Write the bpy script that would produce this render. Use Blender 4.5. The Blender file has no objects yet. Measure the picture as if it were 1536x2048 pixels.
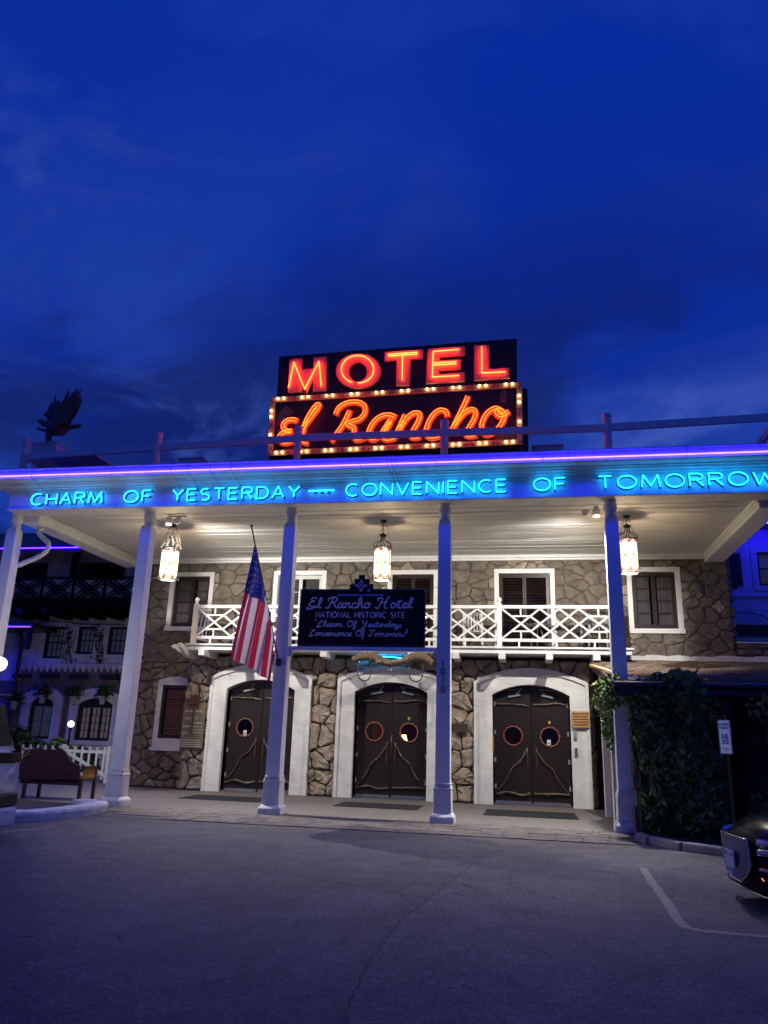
import bpy, math, random
import numpy as np
from mathutils import Vector, Matrix
random.seed(7)
sc = bpy.context.scene
COL = sc.collection
PI = math.pi
# ------------------------------------------------------------------ camera
F_PX, YAW, PITCH, ROLL, CAM_H = 1521.0, .1864, .2856, .0319, 1.55
_cy, _sy, _cp, _sp, _cr, _sr = math.cos(YAW), math.sin(YAW), math.cos(PITCH), math.sin(PITCH), math.cos(ROLL), math.sin(ROLL)
FWD = Vector((-_sy*_cp, _cy*_cp, _sp))
_R0 = Vector((_cy, _sy, 0)); _U0 = Vector((_sy*_sp, -_cy*_sp, _cp))
RGT = _R0*_cr + _U0*_sr; UPV = -_R0*_sr + _U0*_cr
CAMP = Vector((0, 0, CAM_H))
cam = bpy.data.cameras.new('camera'); camo = bpy.data.objects.new('camera', cam); COL.objects.link(camo)
cam.sensor_fit = 'VERTICAL'; cam.sensor_height = 36; cam.lens = F_PX/2048*36
cam.clip_start = .1; cam.clip_end = 2000
camo.matrix_world = Matrix.Translation(CAMP) @ Matrix((RGT, UPV, -FWD)).transposed().to_4x4()
sc.camera = camo
def at(x, y, ax, v):
    """survey helper: where the sight line through photo point (x, y) meets the plane ax = v"""
    d = FWD*F_PX + RGT*(x-768) - UPV*(y-1024); i = 'XYZ'.index(ax)
    return CAMP + d*((v-CAMP[i])/d[i])
# ------------------------------------------------------------------ world: blue hour sky with thin clouds
SKY_STRENGTH = .1
w = bpy.data.worlds.new('World'); sc.world = w; w.use_nodes = True
nt = w.node_tree; nt.nodes.clear(); N = nt.nodes.new; Lk = nt.links.new
out = N('ShaderNodeOutputWorld'); bg = N('ShaderNodeBackground'); bg.inputs[1].default_value = SKY_STRENGTH
Lk(bg.outputs[0], out.inputs[0])
sky = N('ShaderNodeTexSky'); sky.sky_type = 'NISHITA'; sky.sun_disc = False
sky.sun_elevation = math.radians(-3); sky.sun_rotation = math.radians(200)
tc = N('ShaderNodeTexCoord'); sep = N('ShaderNodeSeparateXYZ'); Lk(tc.outputs['Generated'], sep.inputs[0])
def wmath(op, a, b=None, clamp=False):
    m = N('ShaderNodeMath'); m.operation = op; m.use_clamp = clamp
    for i, v in enumerate((a, b)):
        if v is None: continue
        if isinstance(v, (int, float)): m.inputs[i].default_value = v
        else: Lk(v, m.inputs[i])
    return m.outputs[0]
zz = wmath('MAXIMUM', sep.outputs[2], 0.03); zz = wmath('ADD', zz, .12)
px = wmath('DIVIDE', sep.outputs[0], zz); py = wmath('DIVIDE', sep.outputs[1], zz)
cmb = N('ShaderNodeCombineXYZ'); Lk(px, cmb.inputs[0]); Lk(py, cmb.inputs[1])
def wnoise(scale, detail, rough, dist, off):
    mp = N('ShaderNodeMapping'); mp.inputs['Location'].default_value = off; Lk(cmb.outputs[0], mp.inputs[0])
    n = N('ShaderNodeTexNoise'); n.inputs['Scale'].default_value = scale; n.inputs['Detail'].default_value = detail
    n.inputs['Roughness'].default_value = rough; n.inputs['Distortion'].default_value = dist; Lk(mp.outputs[0], n.inputs[0]); return n.outputs[0]
def wramp(x, a, b):
    m = N('ShaderNodeMapRange'); m.interpolation_type = 'SMOOTHSTEP'; Lk(x, m.inputs[0]); m.inputs[1].default_value = a; m.inputs[2].default_value = b; return m.outputs[0]
def wmix(f, a, b):
    m = N('ShaderNodeMix'); m.data_type = 'RGBA'
    if isinstance(f, float): m.inputs[0].default_value = f
    else: Lk(f, m.inputs[0])
    for s, v in ((m.inputs[6], a), (m.inputs[7], b)):
        if isinstance(v, tuple): s.default_value = (*v, 1)
        else: Lk(v, s)
    return m.outputs[2]
# the twilight sky itself, deep blue, a little deeper low down (values are divided by the strength)
k = 1/SKY_STRENGTH
hz = wramp(sep.outputs[2], .10, .80)
base = wmix(hz, tuple(c*k for c in (.0024, .020, .260)), tuple(c*k for c in (.0014, .024, .330)))
skyc = N('ShaderNodeMix'); skyc.data_type = 'RGBA'; skyc.blend_type = 'ADD'; skyc.inputs[0].default_value = .25
Lk(base, skyc.inputs[6]); Lk(sky.outputs[0], skyc.inputs[7])
veil = wmath('MULTIPLY', wramp(wnoise(.9, 7, .60, .5, (3.1, .7, 0)), .42, .62), .8)
veil = wmath('MULTIPLY', veil, wmath('ADD', wmath('MULTIPLY', wramp(sep.outputs[2], .74, .45), .75), .25))
c1 = wmix(veil, skyc.outputs[2], tuple(c*k for c in (.0150, .050, .370)))
big = wramp(wnoise(.80, 8, .62, .5, (4.6, 1.2, 0)), .44, .58)
low = wramp(sep.outputs[2], .70, .42)
dark = wmath('MULTIPLY', wmath('MULTIPLY', big, low), .64)
c2 = wmix(dark, c1, tuple(c*k for c in (.0060, .011, .078)))
wsp = wramp(wnoise(1.5, 9, .60, .9, (7.3, 2.9, 0)), .48, .64)
wsp = wmath('MULTIPLY', wmath('MULTIPLY', wsp, wramp(wnoise(.5, 2, .5, 0, (1.9, 8.2, 0)), .40, .60)), .85)
wsp = wmath('MULTIPLY', wsp, wmath('ADD', wmath('MULTIPLY', wramp(sep.outputs[2], .74, .52), .8), .2))
c3 = wmix(wsp, c2, tuple(c*k for c in (.050, .100, .46)))
Lk(c3, bg.inputs[0])
# ------------------------------------------------------------------ view
sc.view_settings.view_transform = 'Standard'; sc.view_settings.look = 'None'; sc.view_settings.exposure = 0; sc.view_settings.gamma = 1
sc.view_settings.use_curve_mapping = False
sc.render.engine = 'CYCLES'
cy = sc.cycles; cy.use_denoising = True; cy.max_bounces = 6; cy.diffuse_bounces = 3; cy.glossy_bounces = 3; cy.transparent_max_bounces = 12
cy.sample_clamp_indirect = 4; cy.caustics_reflective = False; cy.caustics_refractive = False
try: cy.use_light_tree = True
except Exception: pass
# ------------------------------------------------------------------ materials
def nmat(name):
    m = bpy.data.materials.new(name); m.use_nodes = True; t = m.node_tree
    return m, t, t.nodes['Principled BSDF']
def mat(name, col, rough=.6, var=.15, scale=6, bump=.0, bscale=40, metal=0, coat=0, dirt=0, dirtcol=(.05,.04,.03), spec=.5, stretch=(1,1,1)):
    m, t, b = nmat(name); n = t.nodes.new; l = t.links.new
    b.inputs['Roughness'].default_value = rough; b.inputs['Metallic'].default_value = metal
    b.inputs['Coat Weight'].default_value = coat; b.inputs['Specular IOR Level'].default_value = spec
    g = n('ShaderNodeNewGeometry')
    mp = n('ShaderNodeMapping'); mp.inputs['Scale'].default_value = stretch; l(g.outputs['Position'], mp.inputs[0])
    no = n('ShaderNodeTexNoise'); no.inputs['Scale'].default_value = scale; no.inputs['Detail'].default_value = 6; no.inputs['Roughness'].default_value = .6; l(mp.outputs[0], no.inputs[0])
    r = n('ShaderNodeMapRange'); l(no.outputs[0], r.inputs[0]); r.inputs[1].default_value = .25; r.inputs[2].default_value = .75; r.inputs[3].default_value = 1-var; r.inputs[4].default_value = 1+var
    v = n('ShaderNodeVectorMath'); v.operation = 'SCALE'; v.inputs[0].default_value = col; l(r.outputs[0], v.inputs['Scale'])
    last = v.outputs[0]
    if dirt:
        n2 = n('ShaderNodeTexNoise'); n2.inputs['Scale'].default_value = scale*.55; n2.inputs['Detail'].default_value = 9; n2.inputs['Roughness'].default_value = .7; l(mp.outputs[0], n2.inputs[0])
        r2 = n('ShaderNodeMapRange'); l(n2.outputs[0], r2.inputs[0]); r2.inputs[1].default_value = .52; r2.inputs[2].default_value = .75; r2.inputs[4].default_value = dirt
        mx = n('ShaderNodeMix'); mx.data_type = 'RGBA'; l(r2.outputs[0], mx.inputs[0]); l(last, mx.inputs[6]); mx.inputs[7].default_value = (*dirtcol, 1); last = mx.outputs[2]
    l(last, b.inputs['Base Color'])
    if bump:
        n3 = n('ShaderNodeTexNoise'); n3.inputs['Scale'].default_value = bscale; n3.inputs['Detail'].default_value = 5; l(mp.outputs[0], n3.inputs[0])
        bp = n('ShaderNodeBump'); bp.inputs['Strength'].default_value = bump; bp.inputs['Distance'].default_value = .02; l(n3.outputs[0], bp.inputs['Height']); l(bp.outputs[0], b.inputs['Normal'])
    return m
def emis(name, col, strength, base=(.02,.02,.02)):
    m, t, b = nmat(name); b.inputs['Base Color'].default_value = (*base, 1)
    b.inputs['Emission Color'].default_value = (*col, 1); b.inputs['Emission Strength'].default_value = strength
    return m
def stone_mat(name, cols, bump=.5, bscale=14):
    m, t, b = nmat(name); n = t.nodes.new; l = t.links.new; b.inputs['Roughness'].default_value = .85
    g = n('ShaderNodeNewGeometry'); cr_ = n('ShaderNodeValToRGB'); l(g.outputs['Random Per Island'], cr_.inputs[0])
    cr_.color_ramp.interpolation = 'LINEAR'
    e = cr_.color_ramp.elements; e[0].position = 0; e[0].color = (*cols[0], 1); e[1].position = 1; e[1].color = (*cols[-1], 1)
    for i, c in enumerate(cols[1:-1]): q = e.new((i+1)/(len(cols)-1)); q.color = (*c, 1)
    oi = n('ShaderNodeObjectInfo'); 
    no = n('ShaderNodeTexNoise'); no.inputs['Scale'].default_value = 3.2; no.inputs['Detail'].default_value = 9; no.inputs['Roughness'].default_value = .68; no.inputs['Distortion'].default_value = .6
    off = n('ShaderNodeVectorMath'); off.operation = 'ADD'; l(g.outputs['Position'], off.inputs[0]); 
    cb = n('ShaderNodeCombineXYZ'); mm = n('ShaderNodeMath'); mm.operation = 'MULTIPLY'; mm.inputs[1].default_value = 37; l(g.outputs['Random Per Island'], mm.inputs[0]); l(mm.outputs[0], cb.inputs[0]); l(cb.outputs[0], off.inputs[1])
    l(off.outputs[0], no.inputs[0])
    r = n('ShaderNodeMapRange'); l(no.outputs[0], r.inputs[0]); r.inputs[1].default_value = .28; r.inputs[2].default_value = .72; r.inputs[3].default_value = .42; r.inputs[4].default_value = 1.45
    v = n('ShaderNodeVectorMath'); v.operation = 'SCALE'; l(cr_.outputs[0], v.inputs[0]); l(r.outputs[0], v.inputs['Scale']); l(v.outputs[0], b.inputs['Base Color'])
    n3 = n('ShaderNodeTexNoise'); n3.inputs['Scale'].default_value = bscale; n3.inputs['Detail'].default_value = 8; n3.inputs['Roughness'].default_value = .65; l(off.outputs[0], n3.inputs[0])
    bp = n('ShaderNodeBump'); bp.inputs['Strength'].default_value = bump; bp.inputs['Distance'].default_value = .05; l(n3.outputs[0], bp.inputs['Height']); l(bp.outputs[0], b.inputs['Normal'])
    return m
def brick_mat(name, col, bw=.22, bh=.075, bump=.35, mortar=.82, vert='XZ', rough=.55, dirt=0.0):
    m, t, b = nmat(name); n = t.nodes.new; l = t.links.new; b.inputs['Roughness'].default_value = rough
    g = n('ShaderNodeNewGeometry'); s = n('ShaderNodeSeparateXYZ'); l(g.outputs['Position'], s.inputs[0])
    c = n('ShaderNodeCombineXYZ'); l(s.outputs['XYZ'.index(vert[0])], c.inputs[0]); l(s.outputs['XYZ'.index(vert[1])], c.inputs[1])
    wv = n('ShaderNodeTexNoise'); wv.inputs['Scale'].default_value = 5; l(g.outputs['Position'], wv.inputs[0])
    wa = n('ShaderNodeVectorMath'); wa.operation = 'SCALE'; wa.inputs['Scale'].default_value = .025; l(wv.outputs['Color'], wa.inputs[0])
    ad = n('ShaderNodeVectorMath'); l(c.outputs[0], ad.inputs[0]); l(wa.outputs[0], ad.inputs[1])
    k_ = n('ShaderNodeTexBrick'); k_.inputs['Scale'].default_value = 1; k_.inputs['Brick Width'].default_value = bw; k_.inputs['Row Height'].default_value = bh
    k_.inputs['Mortar Size'].default_value = .008; k_.inputs['Mortar Smooth'].default_value = .6; l(ad.outputs[0], k_.inputs[0])
    k_.inputs['Color1'].default_value = (*[x*1.03 for x in col], 1); k_.inputs['Color2'].default_value = (*[x*.93 for x in col], 1); k_.inputs['Mortar'].default_value = (*[x*mortar for x in col], 1)
    n2 = n('ShaderNodeTexNoise'); n2.inputs['Scale'].default_value = 2.5; n2.inputs['Detail'].default_value = 8; l(g.outputs['Position'], n2.inputs[0])
    r = n('ShaderNodeMapRange'); l(n2.outputs[0], r.inputs[0]); r.inputs[1].default_value = .3; r.inputs[2].default_value = .7; r.inputs[3].default_value = .82-dirt; r.inputs[4].default_value = 1.05
    v = n('ShaderNodeVectorMath'); v.operation = 'SCALE'; l(k_.outputs[0], v.inputs[0]); l(r.outputs[0], v.inputs['Scale']); l(v.outputs[0], b.inputs['Base Color'])
    inv = n('ShaderNodeMath'); inv.operation = 'SUBTRACT'; inv.inputs[0].default_value = 1; l(k_.outputs['Fac'], inv.inputs[1])
    n3 = n('ShaderNodeTexNoise'); n3.inputs['Scale'].default_value = 30; l(g.outputs['Position'], n3.inputs[0])
    a2 = n('ShaderNodeMath'); a2.operation = 'MULTIPLY_ADD'; l(n3.outputs[0], a2.inputs[0]); a2.inputs[1].default_value = .5; l(inv.outputs[0], a2.inputs[2])
    bp = n('ShaderNodeBump'); bp.inputs['Strength'].default_value = bump; bp.inputs['Distance'].default_value = .012; l(a2.outputs[0], bp.inputs['Height']); l(bp.outputs[0], b.inputs['Normal'])
    return m
def glass_mat(name, tint=(.9,.9,.9), rough=.02, clear=.75):
    m, t, b = nmat(name); n = t.nodes.new; l = t.links.new
    tr = n('ShaderNodeBsdfTransparent'); tr.inputs[0].default_value = (*tint, 1)
    gl = n('ShaderNodeBsdfGlossy'); gl.inputs[1].default_value = rough
    fr = n('ShaderNodeFresnel'); fr.inputs[0].default_value = 1.3
    mr = n('ShaderNodeMapRange'); l(fr.outputs[0], mr.inputs[0]); mr.inputs[3].default_value = 1-clear-.2 if clear < .8 else .004; mr.inputs[4].default_value = 1
    mx = n('ShaderNodeMixShader'); l(mr.outputs[0], mx.inputs[0]); l(tr.outputs[0], mx.inputs[1]); l(gl.outputs[0], mx.inputs[2])
    l(mx.outputs[0], t.nodes['Material Output'].inputs[0]); return m
def stained(name, col, strength):
    m, t, b = nmat(name); n = t.nodes.new; l = t.links.new
    tr = n('ShaderNodeBsdfTransparent'); tr.inputs[0].default_value = (*[min(1, c*.9+.1) for c in col], 1)
    em = n('ShaderNodeEmission'); em.inputs[0].default_value = (*col, 1)
    g = n('ShaderNodeNewGeometry'); no = n('ShaderNodeTexNoise'); no.inputs['Scale'].default_value = 9; l(g.outputs['Position'], no.inputs[0])
    r = n('ShaderNodeMapRange'); l(no.outputs[0], r.inputs[0]); r.inputs[1].default_value = .3; r.inputs[2].default_value = .7; r.inputs[3].default_value = strength*.55; r.inputs[4].default_value = strength*1.5; l(r.outputs[0], em.inputs[1])
    mx = n('ShaderNodeMixShader'); mx.inputs[0].default_value = .55; l(tr.outputs[0], mx.inputs[1]); l(em.outputs[0], mx.inputs[2])
    l(mx.outputs[0], t.nodes['Material Output'].inputs[0]); return m
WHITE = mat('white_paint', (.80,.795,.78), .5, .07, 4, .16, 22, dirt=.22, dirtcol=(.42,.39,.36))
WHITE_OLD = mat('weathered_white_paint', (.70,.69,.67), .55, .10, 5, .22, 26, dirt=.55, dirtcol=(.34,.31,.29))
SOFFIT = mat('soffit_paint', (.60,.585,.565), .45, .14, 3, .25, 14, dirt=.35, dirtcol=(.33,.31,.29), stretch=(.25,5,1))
WBRICK = brick_mat('white_painted_brick', (.78,.78,.75), .21, .072, .22, .95)
WBRICK_FAR = brick_mat('old_white_painted_brick', (.82,.81,.82), .24, .085, .5, .86, dirt=.12)
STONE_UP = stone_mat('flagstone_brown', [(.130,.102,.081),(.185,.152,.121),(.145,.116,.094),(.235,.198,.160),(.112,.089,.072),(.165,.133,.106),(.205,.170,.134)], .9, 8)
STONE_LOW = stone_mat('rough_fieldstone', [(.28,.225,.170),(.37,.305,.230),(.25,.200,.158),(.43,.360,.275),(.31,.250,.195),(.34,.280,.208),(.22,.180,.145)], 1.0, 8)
MORTAR_UP = mat('brown_mortar', (.120,.098,.080), .95, .3, 8, .4, 40)
MORTAR = mat('dark_mortar', (.105,.088,.072), .95, .3, 8, .4, 40)
DOORWOOD = mat('dark_brown_door_paint', (.014,.0075,.006), .42, .35, 5, .3, 30, stretch=(6,6,.5))
BRANCH = mat('varnished_branch', (.095,.066,.045), .26, .35, 12, .5, 30, stretch=(1,1,1))
ROPE = mat('red_brown_rope_ring', (.27,.080,.05), .5, .25, 30, .4, 60)
BLACK = mat('black_iron', (.012,.011,.012), .45, .3, 20, .1, 60)
DKBROWN = mat('dark_brown_frame', (.030,.018,.014), .35, .3, 10, .1, 40)
STEEL = mat('brushed_steel', (.45,.45,.46), .35, .1, 20, metal=1)
GREYMETAL = mat('grey_door_closer', (.36,.36,.37), .4, .1, 20, metal=.4)
GLASS = glass_mat('window_glass', (.80,.82,.84), .02, .95)
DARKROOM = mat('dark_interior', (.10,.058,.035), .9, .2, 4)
CURTAIN = mat('sheer_curtain', (.24,.20,.185), .9, .35, 3, .3, 20, stretch=(9,1,.2))
BLIND = mat('wooden_blind_glow', (.24,.085,.055), .5, .2, 6)
_b = BLIND.node_tree.nodes['Principled BSDF']; _b.inputs['Emission Color'].default_value = (1,.38,.24,1); _b.inputs['Emission Strength'].default_value = .045  # slats emit a little orange, standing in for room light behind them
CONCRETE = mat('porch_concrete', (.135,.122,.112), .8, .15, 2.2, .25, 50, dirt=.4, dirtcol=(.15,.13,.115))
PAVER = stone_mat('grey_brown_paver', [(.13,.113,.100),(.16,.137,.12),(.12,.103,.095),(.18,.152,.128)], .4, 30)
RUBBER = mat('black_rubber_mat', (.022,.024,.024), .85, .2, 30, .5, 90)
GOLD = mat('tarnished_gold_frame', (.62,.38,.17), .5, .35, 12, .15, 40, metal=.0)
SIGNBLACK = mat('sign_black_enamel', (.020,.010,.014), .42, .5, 2.0, .05, 30)
REDSIDE = mat('sign_side_maroon', (.10,.016,.02), .5, .3, 5)
LETRED = mat('letter_red_enamel', (.80,.36,.26), .5, .15, 5, .05, 30, dirt=.25, dirtcol=(.50,.20,.22))
LETORANGE = mat('letter_orange_enamel', (.50,.26,.10), .5, .15, 5)
NAVY = mat('painted_navy_letter', (.010,.035,.10), .6, .1, 8)
NEON_RED = emis('neon_red_orange', (1.0,.052,.009), 21)
NEON_ORANGE = emis('neon_orange', (1.0,.055,.004), 15)
NEON_CYAN = emis('neon_turquoise', (.005,.37,1.0), 15)
NEON_VIOLET = emis('neon_violet_strip', (.016,.0075,1.0), 100)
NEON_VIOLET2 = emis('neon_violet_strip_far', (.0045,.0010,1.0), 240)
NEON_AQUA = emis('neon_sky_blue', (.01,.35,1.0), 16)
BULB_ON = emis('bulb_lit', (1.0,.60,.24), 17)
BULB_OFF = mat('bulb_unlit_amber', (.60,.12,.08), .15, .1, 10, coat=.5)
CEDAR = stone_mat('weathered_shingle', [(.16,.115,.082),(.27,.20,.145),(.20,.145,.10),(.34,.26,.19),(.12,.09,.068)], .6, 30)
LUMBER = mat('fresh_lumber', (.62,.42,.22), .6, .12, 10)
DARKGUTTER = mat('dark_gutter', (.030,.028,.032), .3, .2, 5, coat=.2)
YOKEWOOD = mat('old_oxyoke_wood', (.155,.105,.066), .6, .4, 9, .6, 30, stretch=(1.5,8,8))
LETTER_CREAM = mat('cream_lettering', (.62,.58,.48), .7, .1, 10)
LILAC_PAINT = mat('white_sign_lettering', (.88,.86,.90), .5, .05, 10)
TURQ = mat('turquoise_trim', (.05,.30,.45), .5, .3, 30)
MAROON = mat('maroon_sign_board', (.022,.006,.010), .6, .2, 4, spec=.2)
def img_leaf(name, cols):
    m, t, b = nmat(name); n = t.nodes.new; l = t.links.new; b.inputs['Roughness'].default_value = .65; b.inputs['Specular IOR Level'].default_value = .15
    g = n('ShaderNodeNewGeometry'); c = n('ShaderNodeValToRGB'); l(g.outputs['Random Per Island'], c.inputs[0])
    e = c.color_ramp.elements; e[0].color = (*cols[0], 1); e[1].color = (*cols[-1], 1)
    for i, q in enumerate(cols[1:-1]): z = e.new((i+1)/(len(cols)-1)); z.color = (*q, 1)
    l(c.outputs[0], b.inputs['Base Color']); return m
LEAF = img_leaf('vine_leaf', [(.08,.14,.04),(.16,.23,.07),(.10,.17,.05),(.28,.34,.11)])
LEAF2 = img_leaf('shrub_leaf', [(.03,.06,.022),(.06,.10,.035),(.04,.08,.03)])
BARK = mat('vine_stem_bark', (.10,.072,.05), .9, .3, 14, .6, 40)
# ------------------------------------------------------------------ mesh helpers
WL = {}
class MB:
    def __init__(s): s.v = []; s.f = []; s.m = []; s.sm = []
    def add(s, vs, fs, mi=0, smooth=False):
        o = len(s.v); s.v += [tuple(q) for q in vs]
        for f in fs: s.f.append([i+o for i in f]); s.m.append(mi); s.sm.append(smooth)
    def box(s, x0, x1, y0, y1, z0, z1, mi=0):
        vs = [(x, y, z) for z in (z0, z1) for y in (y0, y1) for x in (x0, x1)]
        s.add(vs, [(0,2,3,1),(4,5,7,6),(0,1,5,4),(2,6,7,3),(0,4,6,2),(1,3,7,5)], mi); return s
    def bar(s, p, q, w, h, up=(0,0,1), mi=0):
        """rectangular bar from p to q; w across, h along 'up'"""
        p, q = Vector(p), Vector(q); d = (q-p).normalized(); u = Vector(up); a = d.cross(u).normalized(); u = a.cross(d).normalized()
        vs = [c + a*(sx*w/2) + u*(sz*h/2) for c in (p, q) for sx, sz in ((-1,-1),(1,-1),(1,1),(-1,1))]
        s.add(vs, [(3,2,1,0),(4,5,6,7),(0,1,5,4),(1,2,6,5),(2,3,7,6),(3,0,4,7)], mi); return s
    def tube(s, pts, r, n=6, closed=False, mi=0, smooth=True, flat=1.0):
        pts = [Vector(p) for p in pts]; N_ = len(pts)
        if N_ < 2: return s
        rs = r if isinstance(r, (list, tuple)) else [r]*N_
        ref = None; rings = []
        for i in range(N_):
            a = pts[(i-1) % N_] if (closed or i > 0) else pts[i]; b = pts[(i+1) % N_] if (closed or i < N_-1) else pts[i]
            d = (b-a)
            if d.length < 1e-9: d = Vector((0,0,1))
            d.normalize()
            if ref is None: ref = Vector((0,1,0)) if abs(d.y) < .9 else Vector((1,0,0))
            u = (ref - d*ref.dot(d)); u.normalize(); ref = u; v = d.cross(u)
            rings.append([pts[i] + (u*math.cos(2*PI*k/n)*flat + v*math.sin(2*PI*k/n))*rs[i] for k in range(n)])
        vs = [p for rg in rings for p in rg]; fs = []
        for i in range(N_ if closed else N_-1):
            j = (i+1) % N_
            for k in range(n): k2 = (k+1) % n; fs.append((i*n+k, i*n+k2, j*n+k2, j*n+k))
        s.add(vs, fs, mi, smooth)
        if not closed:
            s.add(rings[0], [tuple(range(n))[::-1]], mi); s.add(rings[-1], [tuple(range(n))], mi)
        return s
    def lathe(s, prof, c=(0,0,0), n=20, mi=0, smooth=True, sq=None):
        """prof: list of (radius, z)"""
        vs = []; fs = []
        for r, z in prof:
            for k in range(n): a = 2*PI*(k+.5)/n; vs.append((c[0]+r*math.cos(a), c[1]+r*math.sin(a), c[2]+z))
        for i in range(len(prof)-1):
            for k in range(n): k2 = (k+1) % n; fs.append((i*n+k, i*n+k2, (i+1)*n+k2, (i+1)*n+k))
        fs.append(tuple(range(n))[::-1]); fs.append(tuple((len(prof)-1)*n+k for k in range(n)))
        s.add(vs, fs, mi, smooth); return s
    def prism(s, poly, y0, y1, mi=0, plane='XZ'):
        """polygon in XZ extruded from y0 (front) to y1"""
        n = len(poly)
        if plane == 'XZ': vs = [(x, y0, z) for x, z in poly] + [(x, y1, z) for x, z in poly]
        elif plane == 'YZ': vs = [(y0, x, z) for x, z in poly] + [(y1, x, z) for x, z in poly]
        else: vs = [(x, y, y0) for x, y in poly] + [(x, y, y1) for x, y in poly]
        s.add(vs, [tuple(range(n)), tuple(range(n, 2*n))[::-1]] + [(i, i+n, (i+1) % n+n, (i+1) % n) for i in range(n)], mi); return s
    def cone(s, pts, mi=0): return s
    def build(s, name, mats, parent=None, bevel=0, seg=1, fixn=True):
        me = bpy.data.meshes.new(name)
        o_ = WL.get(parent, (0,0,0))
        me.from_pydata([(x-o_[0], y-o_[1], z-o_[2]) for x, y, z in s.v], [], s.f)
        if not isinstance(mats, (list, tuple)): mats = [mats]
        for m in mats: me.materials.append(m)
        me.polygons.foreach_set('material_index', s.m); me.polygons.foreach_set('use_smooth', s.sm); me.update()
        if fixn:
            import bmesh
            bm = bmesh.new(); bm.from_mesh(me); bmesh.ops.recalc_face_normals(bm, faces=bm.faces); bm.to_mesh(me); bm.free()
        ob = bpy.data.objects.new(name, me); COL.objects.link(ob)
        if parent is not None: ob.parent = parent; WL[ob] = o_
        if bevel:
            b = ob.modifiers.new('bevel', 'BEVEL'); b.width = bevel; b.segments = seg; b.limit_method = 'ANGLE'; b.angle_limit = math.radians(40)
        return ob
def empty(name, loc, label=None, cat=None, group=None):
    o = bpy.data.objects.new(name, None); o.location = loc; COL.objects.link(o); WL[o] = tuple(loc); o.empty_display_size = .2
    tag(o, label, cat, group); return o
def tag(o, label=None, cat=None, group=None, kind=None):
    if label: o['label'] = label
    if cat: o['category'] = cat
    if group: o['group'] = group
    if kind: o['kind'] = kind
    return o
def kid(o, parent):
    c = o.copy(); COL.objects.link(c); c.parent = parent; return c
def dup(root, dx, dy, dz, **kw):
    c = root.copy(); COL.objects.link(c); c.location = (root.location[0]+dx, root.location[1]+dy, root.location[2]+dz)
    for a, b in kw.items(): c[a] = b
    for ch in list(root.children):
        q = kid(ch, c)
        for g in list(ch.children): kid(g, q)
    return c
def smooth(pts, n=6, closed=False):
    P = [Vector(p) for p in pts]; L = len(P); outp = []
    rng = range(L) if closed else range(L-1)
    for i in rng:
        p0 = P[(i-1) % L] if (closed or i > 0) else P[i]; p1 = P[i]; p2 = P[(i+1) % L]; p3 = P[(i+2) % L] if (closed or i < L-2) else P[(i+1) % L]
        for k in range(n):
            t = k/n; outp.append(.5*((2*p1)+(-p0+p2)*t+(2*p0-5*p1+4*p2-p3)*t*t+(-p0+3*p1-3*p2+p3)*t**3))
    if not closed: outp.append(P[-1])
    return outp
def arcp(cx, cy_, rx, ry, a0, a1, n=10):
    return [(cx+rx*math.cos(math.radians(a0+(a1-a0)*i/n)), cy_+ry*math.sin(math.radians(a0+(a1-a0)*i/n))) for i in range(n+1)]
def wall_open(x0, x1, z0, z1, y0, y1, ops):
    xs = sorted({x0, x1, *[min(max(v, x0), x1) for o in ops for v in o[:2]]}); zs = sorted({z0, z1, *[min(max(v, z0), z1) for o in ops for v in o[2:]]})
    m = MB()
    for i in range(len(xs)-1):
        run = None
        for j in range(len(zs)-1):
            cx, cz = (xs[i]+xs[i+1])/2, (zs[j]+zs[j+1])/2
            hole = any(o[0] < cx < o[1] and o[2] < cz < o[3] for o in ops)
            if not hole: run = (run[0], zs[j+1]) if run else (zs[j], zs[j+1])
            if (hole or j == len(zs)-2) and run: m.box(xs[i], xs[i+1], y0, y1, run[0], run[1]); run = None
    return m
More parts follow.
